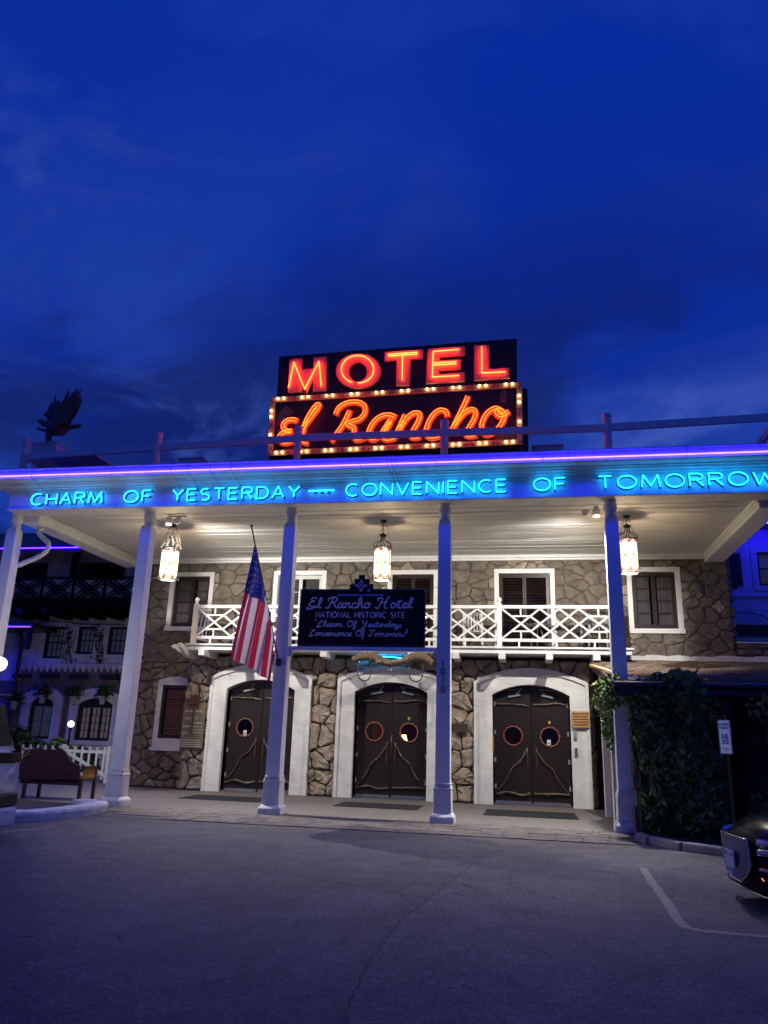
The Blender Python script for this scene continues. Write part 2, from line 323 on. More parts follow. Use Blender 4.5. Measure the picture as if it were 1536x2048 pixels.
# ------------------------------------------------------------------ ground
def asphalt():
    m, t, b = nmat('worn_asphalt'); n = t.nodes.new; l = t.links.new; b.inputs['Roughness'].default_value = .82
    g = n('ShaderNodeNewGeometry')
    def no(sc_, det, ro, dist=0):
        q = n('ShaderNodeTexNoise'); q.inputs['Scale'].default_value = sc_; q.inputs['Detail'].default_value = det; q.inputs['Roughness'].default_value = ro; q.inputs['Distortion'].default_value = dist; l(g.outputs['Position'], q.inputs[0]); return q.outputs[0]
    def mr(x, a, b_, c, d):
        q = n('ShaderNodeMapRange'); l(x, q.inputs[0]); q.inputs[1].default_value = a; q.inputs[2].default_value = b_; q.inputs[3].default_value = c; q.inputs[4].default_value = d; return q.outputs[0]
    def mu(a, b_):
        q = n('ShaderNodeMath'); q.operation = 'MULTIPLY'; l(a, q.inputs[0]); l(b_, q.inputs[1]); return q.outputs[0]
    big = mr(no(.5, 6, .65, .8), .3, .7, .68, 1.25); mid = mr(no(2.4, 8, .75, .5), .3, .7, .72, 1.30); fine = mu(mr(no(55, 3, .7), .3, .75, .45, 1.95), mr(no(21, 3, .7), .3, .7, .70, 1.30))
    vo = n('ShaderNodeTexVoronoi'); vo.inputs['Scale'].default_value = 75; l(g.outputs['Position'], vo.inputs[0])
    chips = mr(vo.outputs['Distance'], .05, .30, 2.6, .80)
    stain = mr(no(.9, 4, .6, 1.2), .60, .72, 1.0, .55); drip = mr(no(3.3, 3, .5, .2), .66, .74, 1.0, .45)
    f = mu(mu(mu(mu(mu(big, mid), fine), chips), stain), drip)
    v = n('ShaderNodeVectorMath'); v.operation = 'SCALE'; v.inputs[0].default_value = (.125, .113, .106); l(f, v.inputs['Scale']); l(v.outputs[0], b.inputs['Base Color'])
    vo2 = n('ShaderNodeTexVoronoi'); vo2.inputs['Scale'].default_value = 80; l(g.outputs['Position'], vo2.inputs[0])
    ad = n('ShaderNodeMath'); l(vo2.outputs['Distance'], ad.inputs[0]); l(no(9, 6, .7), ad.inputs[1])
    bp = n('ShaderNodeBump'); bp.inputs['Strength'].default_value = .7; bp.inputs['Distance'].default_value = .016; l(ad.outputs[0], bp.inputs['Height']); l(bp.outputs[0], b.inputs['Normal'])
    return m
ASPHALT = asphalt()
me = MB(); me.add([(-180,-120,-.012),(180,-120,-.012),(180,240,-.012),(-180,240,-.012)], [(0,1,2,3)])
tag(me.build('ground', ASPHALT), kind='structure')
CRACKM = mat('crack_tar', (.050,.046,.044), .9, .3, 10)
def strip(name, pts, wfun, z, m_, kind='structure'):
    b = MB(); vs = []; P = [Vector((p[0], p[1], 0)) for p in pts]
    for i, p in enumerate(P):
        d = (P[min(i+1, len(P)-1)]-P[max(i-1, 0)]).normalized(); q = Vector((-d.y, d.x, 0)); ww = wfun(i)/2
        vs += [(p.x+q.x*ww, p.y+q.y*ww, z), (p.x-q.x*ww, p.y-q.y*ww, z)]
    b.add(vs, [(2*i, 2*i+1, 2*i+3, 2*i+2) for i in range(len(P)-1)]); return tag(b.build(name, m_, fixn=False), kind=kind)
rc = random.Random(3)
def wander(pts, n, amp):
    P = smooth([(x, y, 0) for x, y in pts], n); return [(p.x+rc.uniform(-amp, amp), p.y+rc.uniform(-amp, amp)) for p in P]
APATCH = ASPHALT.copy(); APATCH.name = 'newer_asphalt'
for _n in APATCH.node_tree.nodes:
    if _n.type == 'VECT_MATH' and _n.operation == 'SCALE': _n.inputs[0].default_value = (.145,.131,.122)
c1_ = wander([(-.45,12.0),(-.64,11.07),(-.91,9.12),(-1.02,8.26),(-1.12,7.2),(-1.14,6.4),(-1.10,5.35),(-1.0,4.4)], 12, .02)
ap = MB(); _pp = [(x+.004, y, -.0095) for x, y in c1_]; ap.add(_pp+[(14,4.4,-.0095),(14,12.6,-.0095),(1.6,13.2,-.0095)], [tuple(range(len(_pp)+3))]); tag(ap.build('asphalt_patch', APATCH, fixn=False), kind='structure')
strip('pavement_crack', c1_, lambda i: .006+.012*abs(math.sin(i*1.7)), -.008, CRACKM)
strip('pavement_crack', wander([(-7.6,9.6),(-5.5,9.2),(-3.4,9.35),(-1.05,8.4)], 10, .025), lambda i: .006+.01*abs(math.sin(i*2.1)), -.008, CRACKM)
PLINE = mat('worn_yellow_line', (.27,.235,.175), .8, .25, 14, dirt=.5, dirtcol=(.12,.11,.10))
strip('parking_line', wander([(1.47,11.3),(1.42,10.2),(1.39,9.0),(1.35,8.1),(1.42,7.86),(1.62,7.80),(2.4,7.78),(4.4,7.75)], 6, .006), lambda i: .10, -.007, PLINE)
strip('parking_line', wander([(-8.6,9.9),(-7.9,10.6),(-7.44,11.96)], 6, .006), lambda i: .08, -.007, PLINE)
# concrete porch floor + paver band
fl = MB(); fl.add([(-16.5,15.55,-.004),(1.9,15.55,-.004),(1.9,20.62,-.004),(-16.5,20.62,-.004)], [(0,1,2,3)])
fl.add([(-16.5,20.62,-.004),(-10.8,20.62,-.004),(-10.8,24,-.004),(-16.5,24,-.004)], [(0,1,2,3)])
pf = tag(fl.build('porch_floor', CONCRETE), kind='structure')
pv = MB().box(-8.35, 1.75, 13.62, 15.54, -.03, -.008).build('brick_pavement', mat('sand_joint', (.10,.088,.078), .9, .3, 10)); tag(pv, kind='structure')
rp = random.Random(11)
row = 0; yy = 15.53
for dep in (.40,.30,.40,.40,.38):
    y1, y0 = yy, yy-dep; yy = y0-.006; x = -8.30 - rp.uniform(0, .3) + (0 if row < 3 else .35)
    while x < 1.55:
        wdt = rp.uniform(.36, .50)
        if not (row == 4 and x < -6.6) and not (row >= 3 and x < -7.7):
            b = MB(); zt = .002+rp.uniform(-.002, .002); e = .006
            xa, xb = x+.003, x+wdt-.003; j = [rp.uniform(-.002, .002) for _ in range(4)]
            vs = [(xa,y0,-.02),(xb,y0,-.02),(xb,y1,-.02),(xa,y1,-.02),(xa+e,y0+e,zt+j[0]),(xb-e,y0+e,zt+j[1]),(xb-e,y1-e,zt+j[2]),(xa+e,y1-e,zt+j[3])]
            b.add(vs, [(4,5,6,7),(0,1,5,4),(1,2,6,5),(2,3,7,6),(3,0,4,7)]); b.build('paver', PAVER, pv)
        x += wdt
    row += 1
# ------------------------------------------------------------------ stone veneer
def clip(poly, px_, pz_, nx, nz):
    o = []; L = len(poly)
    for i in range(L):
        a, b = poly[i], poly[(i+1) % L]; da = (a[0]-px_)*nx+(a[1]-pz_)*nz; db = (b[0]-px_)*nx+(b[1]-pz_)*nz
        if da <= 0: o.append(a)
        if (da < 0 < db) or (db < 0 < da): t = da/(da-db); o.append((a[0]+(b[0]-a[0])*t, a[1]+(b[1]-a[1])*t))
    return o
def area(p): return abs(sum(p[i][0]*p[(i+1) % len(p)][1]-p[(i+1) % len(p)][0]*p[i][1] for i in range(len(p))))/2 if len(p) > 2 else 0
def voronoi(x0, x1, z0, z1, n, seed, ops, asp=1.25):
    r = np.random.RandomState(seed); S = []
    for i in range(n):
        c = np.stack([r.uniform(x0, x1, 5), r.uniform(z0, z1, 5)], 1)
        if S: d = np.min(((c[:, None, :]-np.array(S)[None])*[1/asp, 1])**2 @ [1, 1], axis=1); S.append(c[np.argmax(d*r.uniform(.35, 1, 5))])
        else: S.append(c[0])
    S = np.array(S); cells = []
    for i in range(n):
        p = [(x0,z0),(x1,z0),(x1,z1),(x0,z1)]; d = ((S-S[i])/[asp, 1])**2 @ [1, 1]
        for j in np.argsort(d)[1:26]:
            # anisotropic bisector
            mx, mz = (S[i]+S[j])/2; nx, nz = (S[j]-S[i])/[asp*asp, 1]
            p = clip(p, mx, mz, nx, nz)
            if len(p) < 3: break
        if len(p) < 3: continue
        for (a, b, c, d_) in ops:
            cand = [clip(p, a, 0, 1, 0), clip(p, b, 0, -1, 0), clip(p, 0, c, 0, 1), clip(p, 0, d_, 0, -1)]
            xs = [q[0] for q in p]; zs = [q[1] for q in p]
            if max(xs) <= a or min(xs) >= b or max(zs) <= c or min(zs) >= d_: continue
            p = max(cand, key=area)
            if len(p) < 3 or area(p) < .012: p = []; break
        if len(p) >= 3 and area(p) > .012: cells.append(p)
    return cells
def stone_geo(mb, poly, y, thick, gap, r, rough):
    # shrink, make the outline irregular, dome the face
    cx = sum(p[0] for p in poly)/len(poly); cz = sum(p[1] for p in poly)/len(poly); pts = []
    L = len(poly)
    for i in range(L):
        a, b = poly[i], poly[(i+1) % L]; ln = math.hypot(a[0]-b[0], a[1]-b[1])
        if ln < .03: continue
        k = 3 if ln > .16 else 2
        for q in range(k):
            t = (q+.12)/k if q == 0 else q/k
            t = .14 + .72*q/(k-1)
            pts.append((a[0]+(b[0]-a[0])*t+r.uniform(-.014, .014), a[1]+(b[1]-a[1])*t+r.uniform(-.014, .014)))
    n = len(pts)
    if n < 3: return
    def ring(inset, yy, jit):
        o = []
        for x, z in pts:
            dx, dz = x-cx, z-cz; d = math.hypot(dx, dz)+1e-6; k = max(.15, 1-inset/d); o.append((cx+dx*k, yy+r.uniform(-jit, jit), cz+dz*k))
        return o
    tilt = r.uniform(-1, 1)*rough*.4
    R0 = ring(gap, y, 0); R1 = ring(gap+.008, y-thick*.7, thick*.15); R2 = ring(gap+.05, y-thick, thick*.35*rough)
    c = (cx, y-thick*(1+.15*rough), cz)
    vs = R0+R1+R2+[c]; fs = []
    for a in (0, n):
        for i in range(n): j = (i+1) % n; fs.append((a+i, a+j, a+n+j, a+n+i))
    fs += [(2*n+i, 2*n+(i+1) % n, 3*n) for i in range(n)]
    mb.add(vs, fs, 0, False)
    return True
# ------------------------------------------------------------------ main building
hotel = empty('hotel_building', (-2.8, 20.6, 0), 'two storey hotel front of brown flagstone with three white arched double doors', 'building')
DX = [-7.04, -3.465, .13]; DH = .965; SPR = 2.64; CRN = 2.90
WIN_UP = [(-10.22,-8.86,4.26,5.98,'win'), (-7.04,-5.48,3.77,6.0,'shutdoor'), (-3.72,-2.30,3.77,6.0,'dark'), (-.77,.84,3.77,6.01,'louvre'), (2.70,4.05,4.28,6.03,'win2')]
WIN_LOW = (-10.22,-9.22,.98,2.98)
ops_up = [(a+.10, b-.10, c+(.10 if c > 4 else 0), d-.10) for a, b, c, d, _ in WIN_UP] + [(-10.08,-9.34,1.29,2.73)] + [(x-DH, x+DH, 0, CRN) for x in DX]
wall_open(-10.80, 5.22, 0, 7.0, 20.63, 20.88, ops_up).build('stone_wall', MORTAR_UP, hotel)
UW = hotel.children[0]
wall_open(-9.13, 1.62, 0, 3.52, 20.28, 20.63, [(x-DH, x+DH, 0, CRN) for x in DX]).build('stone_bay', MORTAR, hotel)
BW = hotel.children[1]
MB().box(-10.80, -10.55, 20.88, 27, 0, 7.0).box(4.97, 5.22, 20.88, 27, 0, 7.0).box(-10.80, 5.22, 27, 27.2, 0, 7.0).build('side_wall', MORTAR, hotel)
MB().box(-10.9, 5.3, 20.62, 27.3, 7.0, 7.15).build('flat_roof', RUBBER, hotel)
allst = []
opv = [(a+.02, b-.02, c+(.02 if c > 4 else -.2), d-.02) for a, b, c, d, _ in WIN_UP] + [(-10.2,-9.1,1.0,2.9)]
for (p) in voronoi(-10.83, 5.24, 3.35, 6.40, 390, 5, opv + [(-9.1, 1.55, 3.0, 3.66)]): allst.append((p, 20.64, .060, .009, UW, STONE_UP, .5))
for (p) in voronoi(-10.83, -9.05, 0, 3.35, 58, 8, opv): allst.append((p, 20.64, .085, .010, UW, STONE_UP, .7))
def dops(pad): 
    o = []
    for x in DX: o += [(x-1.43+pad, x+1.43-pad, -1, 2.95-pad), (x-.8, x+.8, 2.5, 3.2-pad)]
    return o
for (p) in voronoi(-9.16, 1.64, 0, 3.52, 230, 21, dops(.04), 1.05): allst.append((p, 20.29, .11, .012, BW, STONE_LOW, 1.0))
allst.sort(key=lambda s: -area(s[0])); rs_ = random.Random(4)
rest = {}
for i, (p, y, th, gap, par, mt_, ro) in enumerate(allst):
    if i < 296:
        b = MB()
        if stone_geo(b, p, y, th*rs_.uniform(.7, 1.25), gap, rs_, ro): b.build('stone', mt_, par)
    else: stone_geo(rest.setdefault(par, MB()), p, y, th*rs_.uniform(.7, 1.2), gap, rs_, ro)
for par, b in rest.items():
    if b.v: tag(b.build('small_stones', STONE_LOW if par is BW else STONE_UP, par), kind='stuff')
# quoin blocks that turn the corners
for (x, s_, y0, y1, par, mt_, zs) in ((-9.15, -1, 20.18, 20.62, BW, STONE_LOW, 3.5), (1.63, 1, 20.18, 20.62, BW, STONE_LOW, 3.5), (-10.82, -1, 20.60, 21.4, UW, STONE_UP, 6.3), (5.24, 1, 20.60, 21.4, UW, STONE_UP, 6.3)):
    b = MB(); z = .0
    while z < zs:
        h = rs_.uniform(.18, .38); 
        pl = [(y0+.03, z+.01), (y1-.01, z+.012), (y1-.012, min(z+h, zs)-.012), (y0+.03, min(z+h, zs)-.01)]
        b2 = MB(); stone_geo(b2, pl, 0, .07*rs_.uniform(.7, 1.3), .004, rs_, .8)
        b.add([(x+s_*(-q[1]) , q[0], q[2]) for q in b2.v], b2.f); z += h
    tag(b.build('corner_stones', mt_, par), kind='stuff')
# white ragged foundation line above the shed roof, low wall to the right
def ringprism(b, outer, inner, y0, y1, mi=0, closed=False):
    n = len(outer); vs = [(x, y0, z) for x, z in outer]+[(x, y0, z) for x, z in inner]+[(x, y1, z) for x, z in outer]+[(x, y1, z) for x, z in inner]; fs = []
    for i in range(n if closed else n-1):
        j = (i+1) % n
        fs += [(i, j, n+j, n+i), (i, 2*n+i, 2*n+j, j), (n+i, n+j, 3*n+j, 3*n+i), (2*n+i, 3*n+i, 3*n+j, 2*n+j)]
    if not closed: fs += [(0, n, 3*n, 2*n), (n-1, 3*n-1, 4*n-1, 2*n-1)]
    b.add(vs, fs, mi)
def archpts(cx, hw, z0, spr, crn, n=12):
    """jamb, segmental arch, jamb"""
    rise = crn-spr; R = (hw*hw+rise*rise)/(2*rise); a = math.asin(hw/R)
    return [(cx-hw, z0)] + [(cx+R*math.sin(-a+2*a*i/n), crn-R+R*math.cos(-a+2*a*i/n)) for i in range(n+1)] + [(cx+hw, z0)]
# ---- doors
def sidehole(b, outer, cx, cz, r, y0, y1, n=40):
    """slab with a round hole; outer convex-ish polygon"""
    angs = sorted([2*PI*k/n for k in range(n)] + [math.atan2(z-cz, x-cx) % (2*PI) for x, z in outer]); o = []; inn = []
    for a in angs:
        dx, dz = math.cos(a), math.sin(a); best = None
        for i in range(len(outer)):
            (x1, z1), (x2, z2) = outer[i], outer[(i+1) % len(outer)]; ex, ez = x2-x1, z2-z1; det = dx*(-ez)+dz*ex
            if abs(det) < 1e-9: continue
            t = ((x1-cx)*(-ez)+(z1-cz)*ex)/det; u = (dx*(z1-cz)-dz*(x1-cx))/det
            if t > 0 and -1e-6 <= u <= 1+1e-6 and (best is None or t < best): best = t
        o.append((cx+dx*best, cz+dz*best)); inn.append((cx+dx*r, cz+dz*r))
    ringprism(b, o, inn, y0, y1, 0, True)
def branch(b, pts, r, seed):
    rr = random.Random(seed); P = smooth(pts, 5); P = [p+Vector((rr.uniform(-.006,.006), 0, rr.uniform(-.008,.008))) for p in P]
    b.tube(P, [r*rr.uniform(.75, 1.2)*(1 if rr.random() > .12 else 1.35) for _ in P], 7)
YD = 20.44
DOORTEXT = []
for di, cx in enumerate(DX):
    sb = MB(); ringprism(sb, archpts(cx, 1.345, 0, 2.90, 3.20), archpts(cx, DH, 0, SPR, CRN), 20.145, 20.60)
    so = sb.build('door_surround', WBRICK, hotel)
    tb = MB(); ringprism(tb, archpts(cx, 1.43, 0, 2.955, 3.315), archpts(cx, 1.348, 0, 2.90, 3.20), 20.10, 20.35); tb.build('raised_edge', WBRICK, so)
    MB().box(cx-DH, cx+DH, YD-.10, YD+.10, -.001, .028).build('threshold', STEEL, so)
    for side in (-1, 1):
        x_in = cx+side*.008; x_out = cx+side*(DH-.03)
        arc = [p for p in archpts(cx, DH-.012, .03, SPR, CRN-.01, 24)[1:-1]]
        seg = [p for p in arc if side*(p[0]-cx) > .012]; 
        if side < 0: poly = [(x_out, .035), (x_in, .035)] + [(x_in, CRN-.012)] + [(max(p[0], x_out), p[1]) for p in reversed(seg) if p[0] > x_out+.01] + [(x_out, SPR)]
        else: poly = [(x_in, .035), (x_out, .035), (x_out, SPR)] + [(p[0], p[1]) for p in reversed(seg) if p[0] < x_out-.01] + [(x_in, CRN-.012)]
        pc = (cx+side*.46+(.0 if side < 0 else 0), 1.64); lb = MB(); sidehole(lb, poly, pc[0], pc[1], .215, YD, YD+.05)
        leaf = lb.build('door_leaf', DOORWOOD, hotel)
        # plank grooves proud strips
        for q in range(1, 8):
            xq = min(x_in, x_out)+abs(x_out-x_in)*q/8
            gb = MB()
            for (za, zb) in ((.06, 1.38 if abs(xq-pc[0]) < .24 else 2.62),) + (((1.9, 2.62),) if abs(xq-pc[0]) < .24 else ()): gb.box(xq-.003, xq+.003, YD-.002, YD+.004, za, zb)
            gb.build('plank_joint', BLACK, leaf)
        rg = MB(); P = []
        for k in range(48): a = 2*PI*k/48; rr = .232+.006*math.sin(k*PI*12/24); P.append((pc[0]+rr*math.cos(a), YD-.012, pc[1]+rr*math.sin(a)))
        rg.tube(P, [.019+.005*math.sin(k*PI/2) for k in range(48)], 7, True); rg.build('porthole_ring', ROPE, leaf)
        MB().prism([(pc[0]+.216*math.cos(2*PI*k/28), pc[1]+.216*math.sin(2*PI*k/28)) for k in range(28)], YD+.02, YD+.026).build('porthole_pane', GLASS, leaf)
        bb = MB(); e = side
        branch(bb, [(cx+e*.06, YD-.02, 2.40+.02*side), (cx+e*.35, YD-.035, 2.42), (cx+e*.62, YD-.03, 2.44+.02*side), (cx+e*.90, YD-.02, 2.42)], .027, 50+di*9+side)
        bb.build('branch_trim', BRANCH, leaf)
        bb = MB(); branch(bb, [(cx+e*.10, YD-.02, 1.34), (cx+e*.30, YD-.04, 1.02), (cx+e*.50, YD-.035, .86), (cx+e*.66, YD-.04, .56), (cx+e*.88, YD-.02, .30)], .021, 80+di*9+side); bb.build('branch_trim', BRANCH, leaf)
        bb = MB(); branch(bb, [(cx+e*.05, YD-.02, .27), (cx+e*.30, YD-.04, .25+.02*side), (cx+e*.60, YD-.04, .29), (cx+e*.91, YD-.02, .25+.03*side)], .032, 20+di*9+side); bb.build('branch_trim', BRANCH, leaf)
        bb = MB(); branch(bb, [(cx+e*.11, YD-.01, 1.38), (cx+e*.112, YD-.05, 1.30), (cx+e*.108, YD-.055, 1.1), (cx+e*.112, YD-.05, .90), (cx+e*.11, YD-.01, .84)], .014, 33+di*9+side); bb.build('pull_handle', BRANCH, leaf)
        bb = MB().bar((cx+e*.26, YD-.035, 2.66), (cx+e*.56, YD-.035, 2.60), .055, .045); bb.bar((cx+e*.40, YD-.06, 2.64), (cx+e*.22, YD-.12, 2.80), .014, .012); bb.bar((cx+e*.22, YD-.12, 2.80), (cx+e*.60, YD-.03, 2.76), .014, .012)
        bb.build('door_closer', GREYMETAL, leaf)
        for hz_ in (.42, 1.05, 1.72, 2.42): MB().box(cx+e*(DH-.055)-.022, cx+e*(DH-.055)+.022, YD-.012, YD-.002, hz_-.055, hz_+.055).build('hinge', GREYMETAL, leaf)
        MB().box(min(x_in, x_out)+.02, max(x_in, x_out)-.02, YD-.008, YD-.001, .035, .085).build('kick_plate', STEEL, leaf)
    if di > 0:
        c = (cx+.455, 1.99); bd = MB().prism([(c[0]-.03, c[1]+.035), (c[0]-.03, c[1]-.01), (c[0], c[1]-.045), (c[0]+.03, c[1]-.01), (c[0]+.03, c[1]+.035)], YD-.004, YD-.001)
        bd.build('yellow_shield_sticker', mat('sticker_yellow', (.55,.38,.04), .5, .1), leaf)
    if di != 1:
        c = (cx+(-.455 if di == 0 else .43), 1.51); q_ = [l_ for l_ in hotel.children if l_.name.startswith('door_leaf')][-2 if di == 0 else -1]
        nt_ = MB().box(c[0]-.045, c[0]+.045, YD+.012, YD+.018, c[1]-.07, c[1]+.06).build('window_notice', mat('notice_white', (.7,.72,.7), .6, .05), q_)
        MB().prism(arcp(c[0], c[1]-.02, .03, .025, 0, 330, 10), YD+.008, YD+.011).build('round_mark', mat('notice_mark', (.05,.35,.25) if di else (.5,.08,.08), .6, .05), q_)
# ---- dim interior rooms behind doors and windows
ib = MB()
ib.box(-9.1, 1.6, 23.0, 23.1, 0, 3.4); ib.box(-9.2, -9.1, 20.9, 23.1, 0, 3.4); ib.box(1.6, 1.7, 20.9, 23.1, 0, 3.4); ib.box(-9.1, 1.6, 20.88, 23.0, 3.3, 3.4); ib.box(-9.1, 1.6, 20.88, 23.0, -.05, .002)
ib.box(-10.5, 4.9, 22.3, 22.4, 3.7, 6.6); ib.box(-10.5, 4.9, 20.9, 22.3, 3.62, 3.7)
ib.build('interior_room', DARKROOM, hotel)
LAMPSHADE = emis('lamp_shade_warm', (1.0,.42,.09), 16, (.4,.3,.2))
for (x, z, y) in ((-.72,1.50,21.0), (-3.22,1.48,21.0), (-6.2,1.72,21.2)):
    tag(MB().lathe([(.10,-.10),(.055,.10)], (x, y, z), 14).lathe([(.012,-.4),(.012,-.1)], (x, y, z), 6).lathe([(.08,-.42),(.02,-.4)], (x, y, z), 10).build('table_lamp', LAMPSHADE), 'small warm lamp glowing inside behind the round window of the %s door' % ('right hand' if z == 1.5 else 'middle' if z == 1.48 else 'left hand'), 'lamp')
for (x) in (-.8,-3.3,-6.3):
    tag(MB().box(x-.25, x+.25, 20.92, 21.3, .0, 1.06).build('side_table', DKBROWN), 'dark side table inside behind the %s pair of doors' % {-.8:'right', -3.3:'middle', -6.3:'left'}[x], 'table')
MB().box(-4.12, -3.86, 21.2, 21.3, 0, 2.6).box(-3.82, -3.72, 21.2, 21.3, 0, 2.6).build('timber_panelling', mat('honey_timber', (.30,.17,.08), .5, .3, 8, stretch=(6,6,.6)), hotel)
# ---- windows
def window(x0, x1, z0, z1, y, par, fw=.125, wm=WHITE, fm=DKBROWN, cols=2, rows=3, leaves=2, style='curtain', proud=.05, sill=True, depth=.14):
    b = MB()
    b.box(x0, x0+fw, y-proud, y+.06, z0+(fw if sill else 0), z1-fw); b.box(x1-fw, x1, y-proud, y+.06, z0+(fw if sill else 0), z1-fw); b.box(x0, x1, y-proud, y+.06, z1-fw, z1)
    if sill: b.box(x0-.02, x1+.02, y-proud-.03, y+.06, z0, z0+fw)
    wn = b.build('window', wm, par, bevel=.006)
    a, c, d, e = x0+fw, x1-fw, z0+(fw if sill else 0), z1-fw; yf = y+depth*.4
    f = .055; fb = MB().box(a, a+f, yf, yf+.05, d, e).box(c-f, c, yf, yf+.05, d, e).box(a+f, c-f, yf, yf+.05, e-f, e).box(a+f, c-f, yf, yf+.05, d, d+f); fb.build('frame', fm, wn)
    wL = (c-a-2*f)/leaves
    for i in range(leaves):
        p, q = a+f+i*wL+.004, a+f+(i+1)*wL-.004; s_ = .045
        sbm = MB().box(p, p+s_, yf+.008, yf+.045, d+f+.003, e-f-.003).box(q-s_, q, yf+.008, yf+.045, d+f+.003, e-f-.003).box(p+s_, q-s_, yf+.008, yf+.045, e-f-s_, e-f-.003).box(p+s_, q-s_, yf+.008, yf+.045, d+f+.003, d+f+s_+.02)
        gx0, gx1, gz0, gz1 = p+s_, q-s_, d+f+s_+.02, e-f-s_
        if style != 'louvre':
            for k in range(1, cols): xx = gx0+(gx1-gx0)*k/cols; sbm.box(xx-.009, xx+.009, yf+.012, yf+.04, gz0, gz1)
            for k in range(1, rows): zz_ = gz0+(gz1-gz0)*k/rows; sbm.box(gx0, gx1, yf+.013, yf+.039, zz_-.009, zz_+.009)
        sbm.build('sash', fm, wn)
        if style == 'louvre':
            lv = MB(); nl = int((gz1-gz0)/.075)
            for k in range(nl): zc = gz0+.03+k*.075; lv.bar((gx0, yf+.03, zc), (gx1, yf+.03, zc), .045, .008, up=(0, -.6, .8))
            lv.build('shutter_slats', fm, wn)
        MB().box(gx0, gx1, yf+.024, yf+.028, gz0, gz1).build('pane', GLASS, wn)
    if style in ('curtain', 'curtain2'):
        cb_ = MB(); n = 40; yb = yf+.12
        for (u0, u1) in (((a+f, a+(c-a)*.42), (a+(c-a)*.60, c-f)) if style == 'curtain' else ((a+f, c-f),)):
            vs = []; 
            for k in range(n+1):
                xx = u0+(u1-u0)*k/n; yv = yb+.02*math.sin(k*1.3); vs += [(xx, yv, d), (xx, yv, e)]
            cb_.add(vs, [(2*k, 2*k+2, 2*k+3, 2*k+1) for k in range(n)], 0, True)
        cb_.build('curtain', CURTAIN, wn, fixn=False)
    return wn, (a, c, d, e, yf)
for (a, b, c, d, st) in WIN_UP:
    if st == 'win': window(a, b, c, d, 20.63, hotel, rows=4, cols=1, style='curtain')
    elif st == 'win2': window(a, b, c, d, 20.63, hotel, rows=4, cols=1, style='curtain')
    elif st == 'shutdoor':
        wn, (x0, x1, z0, z1, yf) = window(a, b, c, d, 20.63, hotel, rows=5, cols=1, style='curtain', sill=False, fm=WHITE_OLD)
    elif st == 'dark': window(a, b, c, d, 20.63, hotel, rows=1, cols=1, style='louvre', sill=False)
    else: window(a, b, c, d, 20.63, hotel, rows=1, cols=1, style='louvre', sill=False)
# lower left window: white block surround with a shallow arch, dark sash, wooden blind
b = MB(); ringprism(b, [(-10.22,.98),(-10.22,2.86),(-10.0,2.93),(-9.72,2.97),(-9.18,2.98),(-9.18,.98)], [(-10.08,1.29),(-10.08,2.73),(-10.0,2.73),(-9.72,2.73),(-9.34,2.73),(-9.34,1.29)], 20.56, 20.80)
b.box(-10.27, -9.16, 20.53, 20.80, .96, 1.05); b.box(-10.215, -9.18, 20.562, 20.80, 1.05, 1.288)
lw = b.build('window', WHITE_OLD, hotel)
b = MB().box(-10.08,-10.0,20.60,20.66,1.29,2.73).box(-9.42,-9.34,20.60,20.66,1.29,2.73).box(-10.0,-9.42,20.60,20.66,2.65,2.73).box(-10.0,-9.42,20.60,20.66,1.29,1.37)
for z in (1.68, 2.0, 2.34): b.box(-10.0,-9.42,20.62,20.64,z-.008,z+.008)
b.build('frame', BLACK, lw)
MB().box(-10.0,-9.42,20.65,20.655,1.37,2.65).build('pane', GLASS, lw)
for k in range(24): z = 1.40+k*.052; MB().bar((-9.99,20.72,z), (-9.44,20.72,z), .045, .006, up=(0,-.5,.85)).build('blind_slat', BLIND, lw)
# wall furniture on the bay
def text_dummy(): pass
brz = mat('bronze_plaque', (.10,.075,.05), .45, .3, 20, .3, 60, metal=.6)
tag(MB().box(-1.84, -1.45, 20.09, 20.13, 1.68, 1.90).build('wall_plaque', brz, bevel=.008), 'small dark bronze plaque on the stone between the middle and right arches', 'plaque')
wd = mat('honey_wood_sign', (.52,.27,.09), .5, .2, 6, stretch=(1,1,5))
ws = tag(MB().box(1.12, 1.545, 20.055, 20.095, 1.88, 2.27).build('opening_notice_sign', wd, bevel=.004), 'honey coloured wooden notice with five lines of dark lettering right of the right doors', 'sign')
for (x0, x1, z0, z1) in ((1.155,1.235,1.60,1.82), (1.165,1.235,1.22,1.40)):
    o = tag(MB().box(x0, x1, 20.09, 20.145, z0, z1).box(x0+.015, x1-.015, 20.08, 20.091, z0+.03, z1-.08).build('wall_intercom', GREYMETAL if z0 > 1.5 else STEEL, bevel=.004), 'grey metal door entry box directly below the wooden notice' if z0 > 1.5 else 'small silver key box, the lower of two metal boxes under the wooden notice', 'entry box')
tag(MB().box(-9.18, -8.54, 20.10, 20.15, 1.06, 2.26).build('history_board', mat('faded_board', (.19,.155,.105), .8, .25, 5, .2, 40, dirt=.4, dirtcol=(.10,.08,.055)), bevel=.006), 'faded wooden history board with cream lettering left of the left arch', 'sign')
sh = empty('shovel', (-8.86, 20.05, 2.05), 'rusty square shovel hung blade up over the lettered wooden board', 'shovel')
b = MB(); vs = []
for i in range(7):
    for j in range(6): u = i/6-.5; v = j/5; vs.append((-8.855+u*.27*(1-.04*v), 20.04-.035*(4*u*u)+.015*math.sin(v*3), 2.16+v*.30))
b.add(vs, [(i*6+j, (i+1)*6+j, (i+1)*6+j+1, i*6+j+1) for i in range(6) for j in range(5)], 0, True)
RUST = mat('rusted_steel', (.11,.042,.028), .7, .4, 14, .4, 50)
bo = b.build('blade', RUST, sh); so_ = bo.modifiers.new('t', 'SOLIDIFY'); so_.thickness = .008
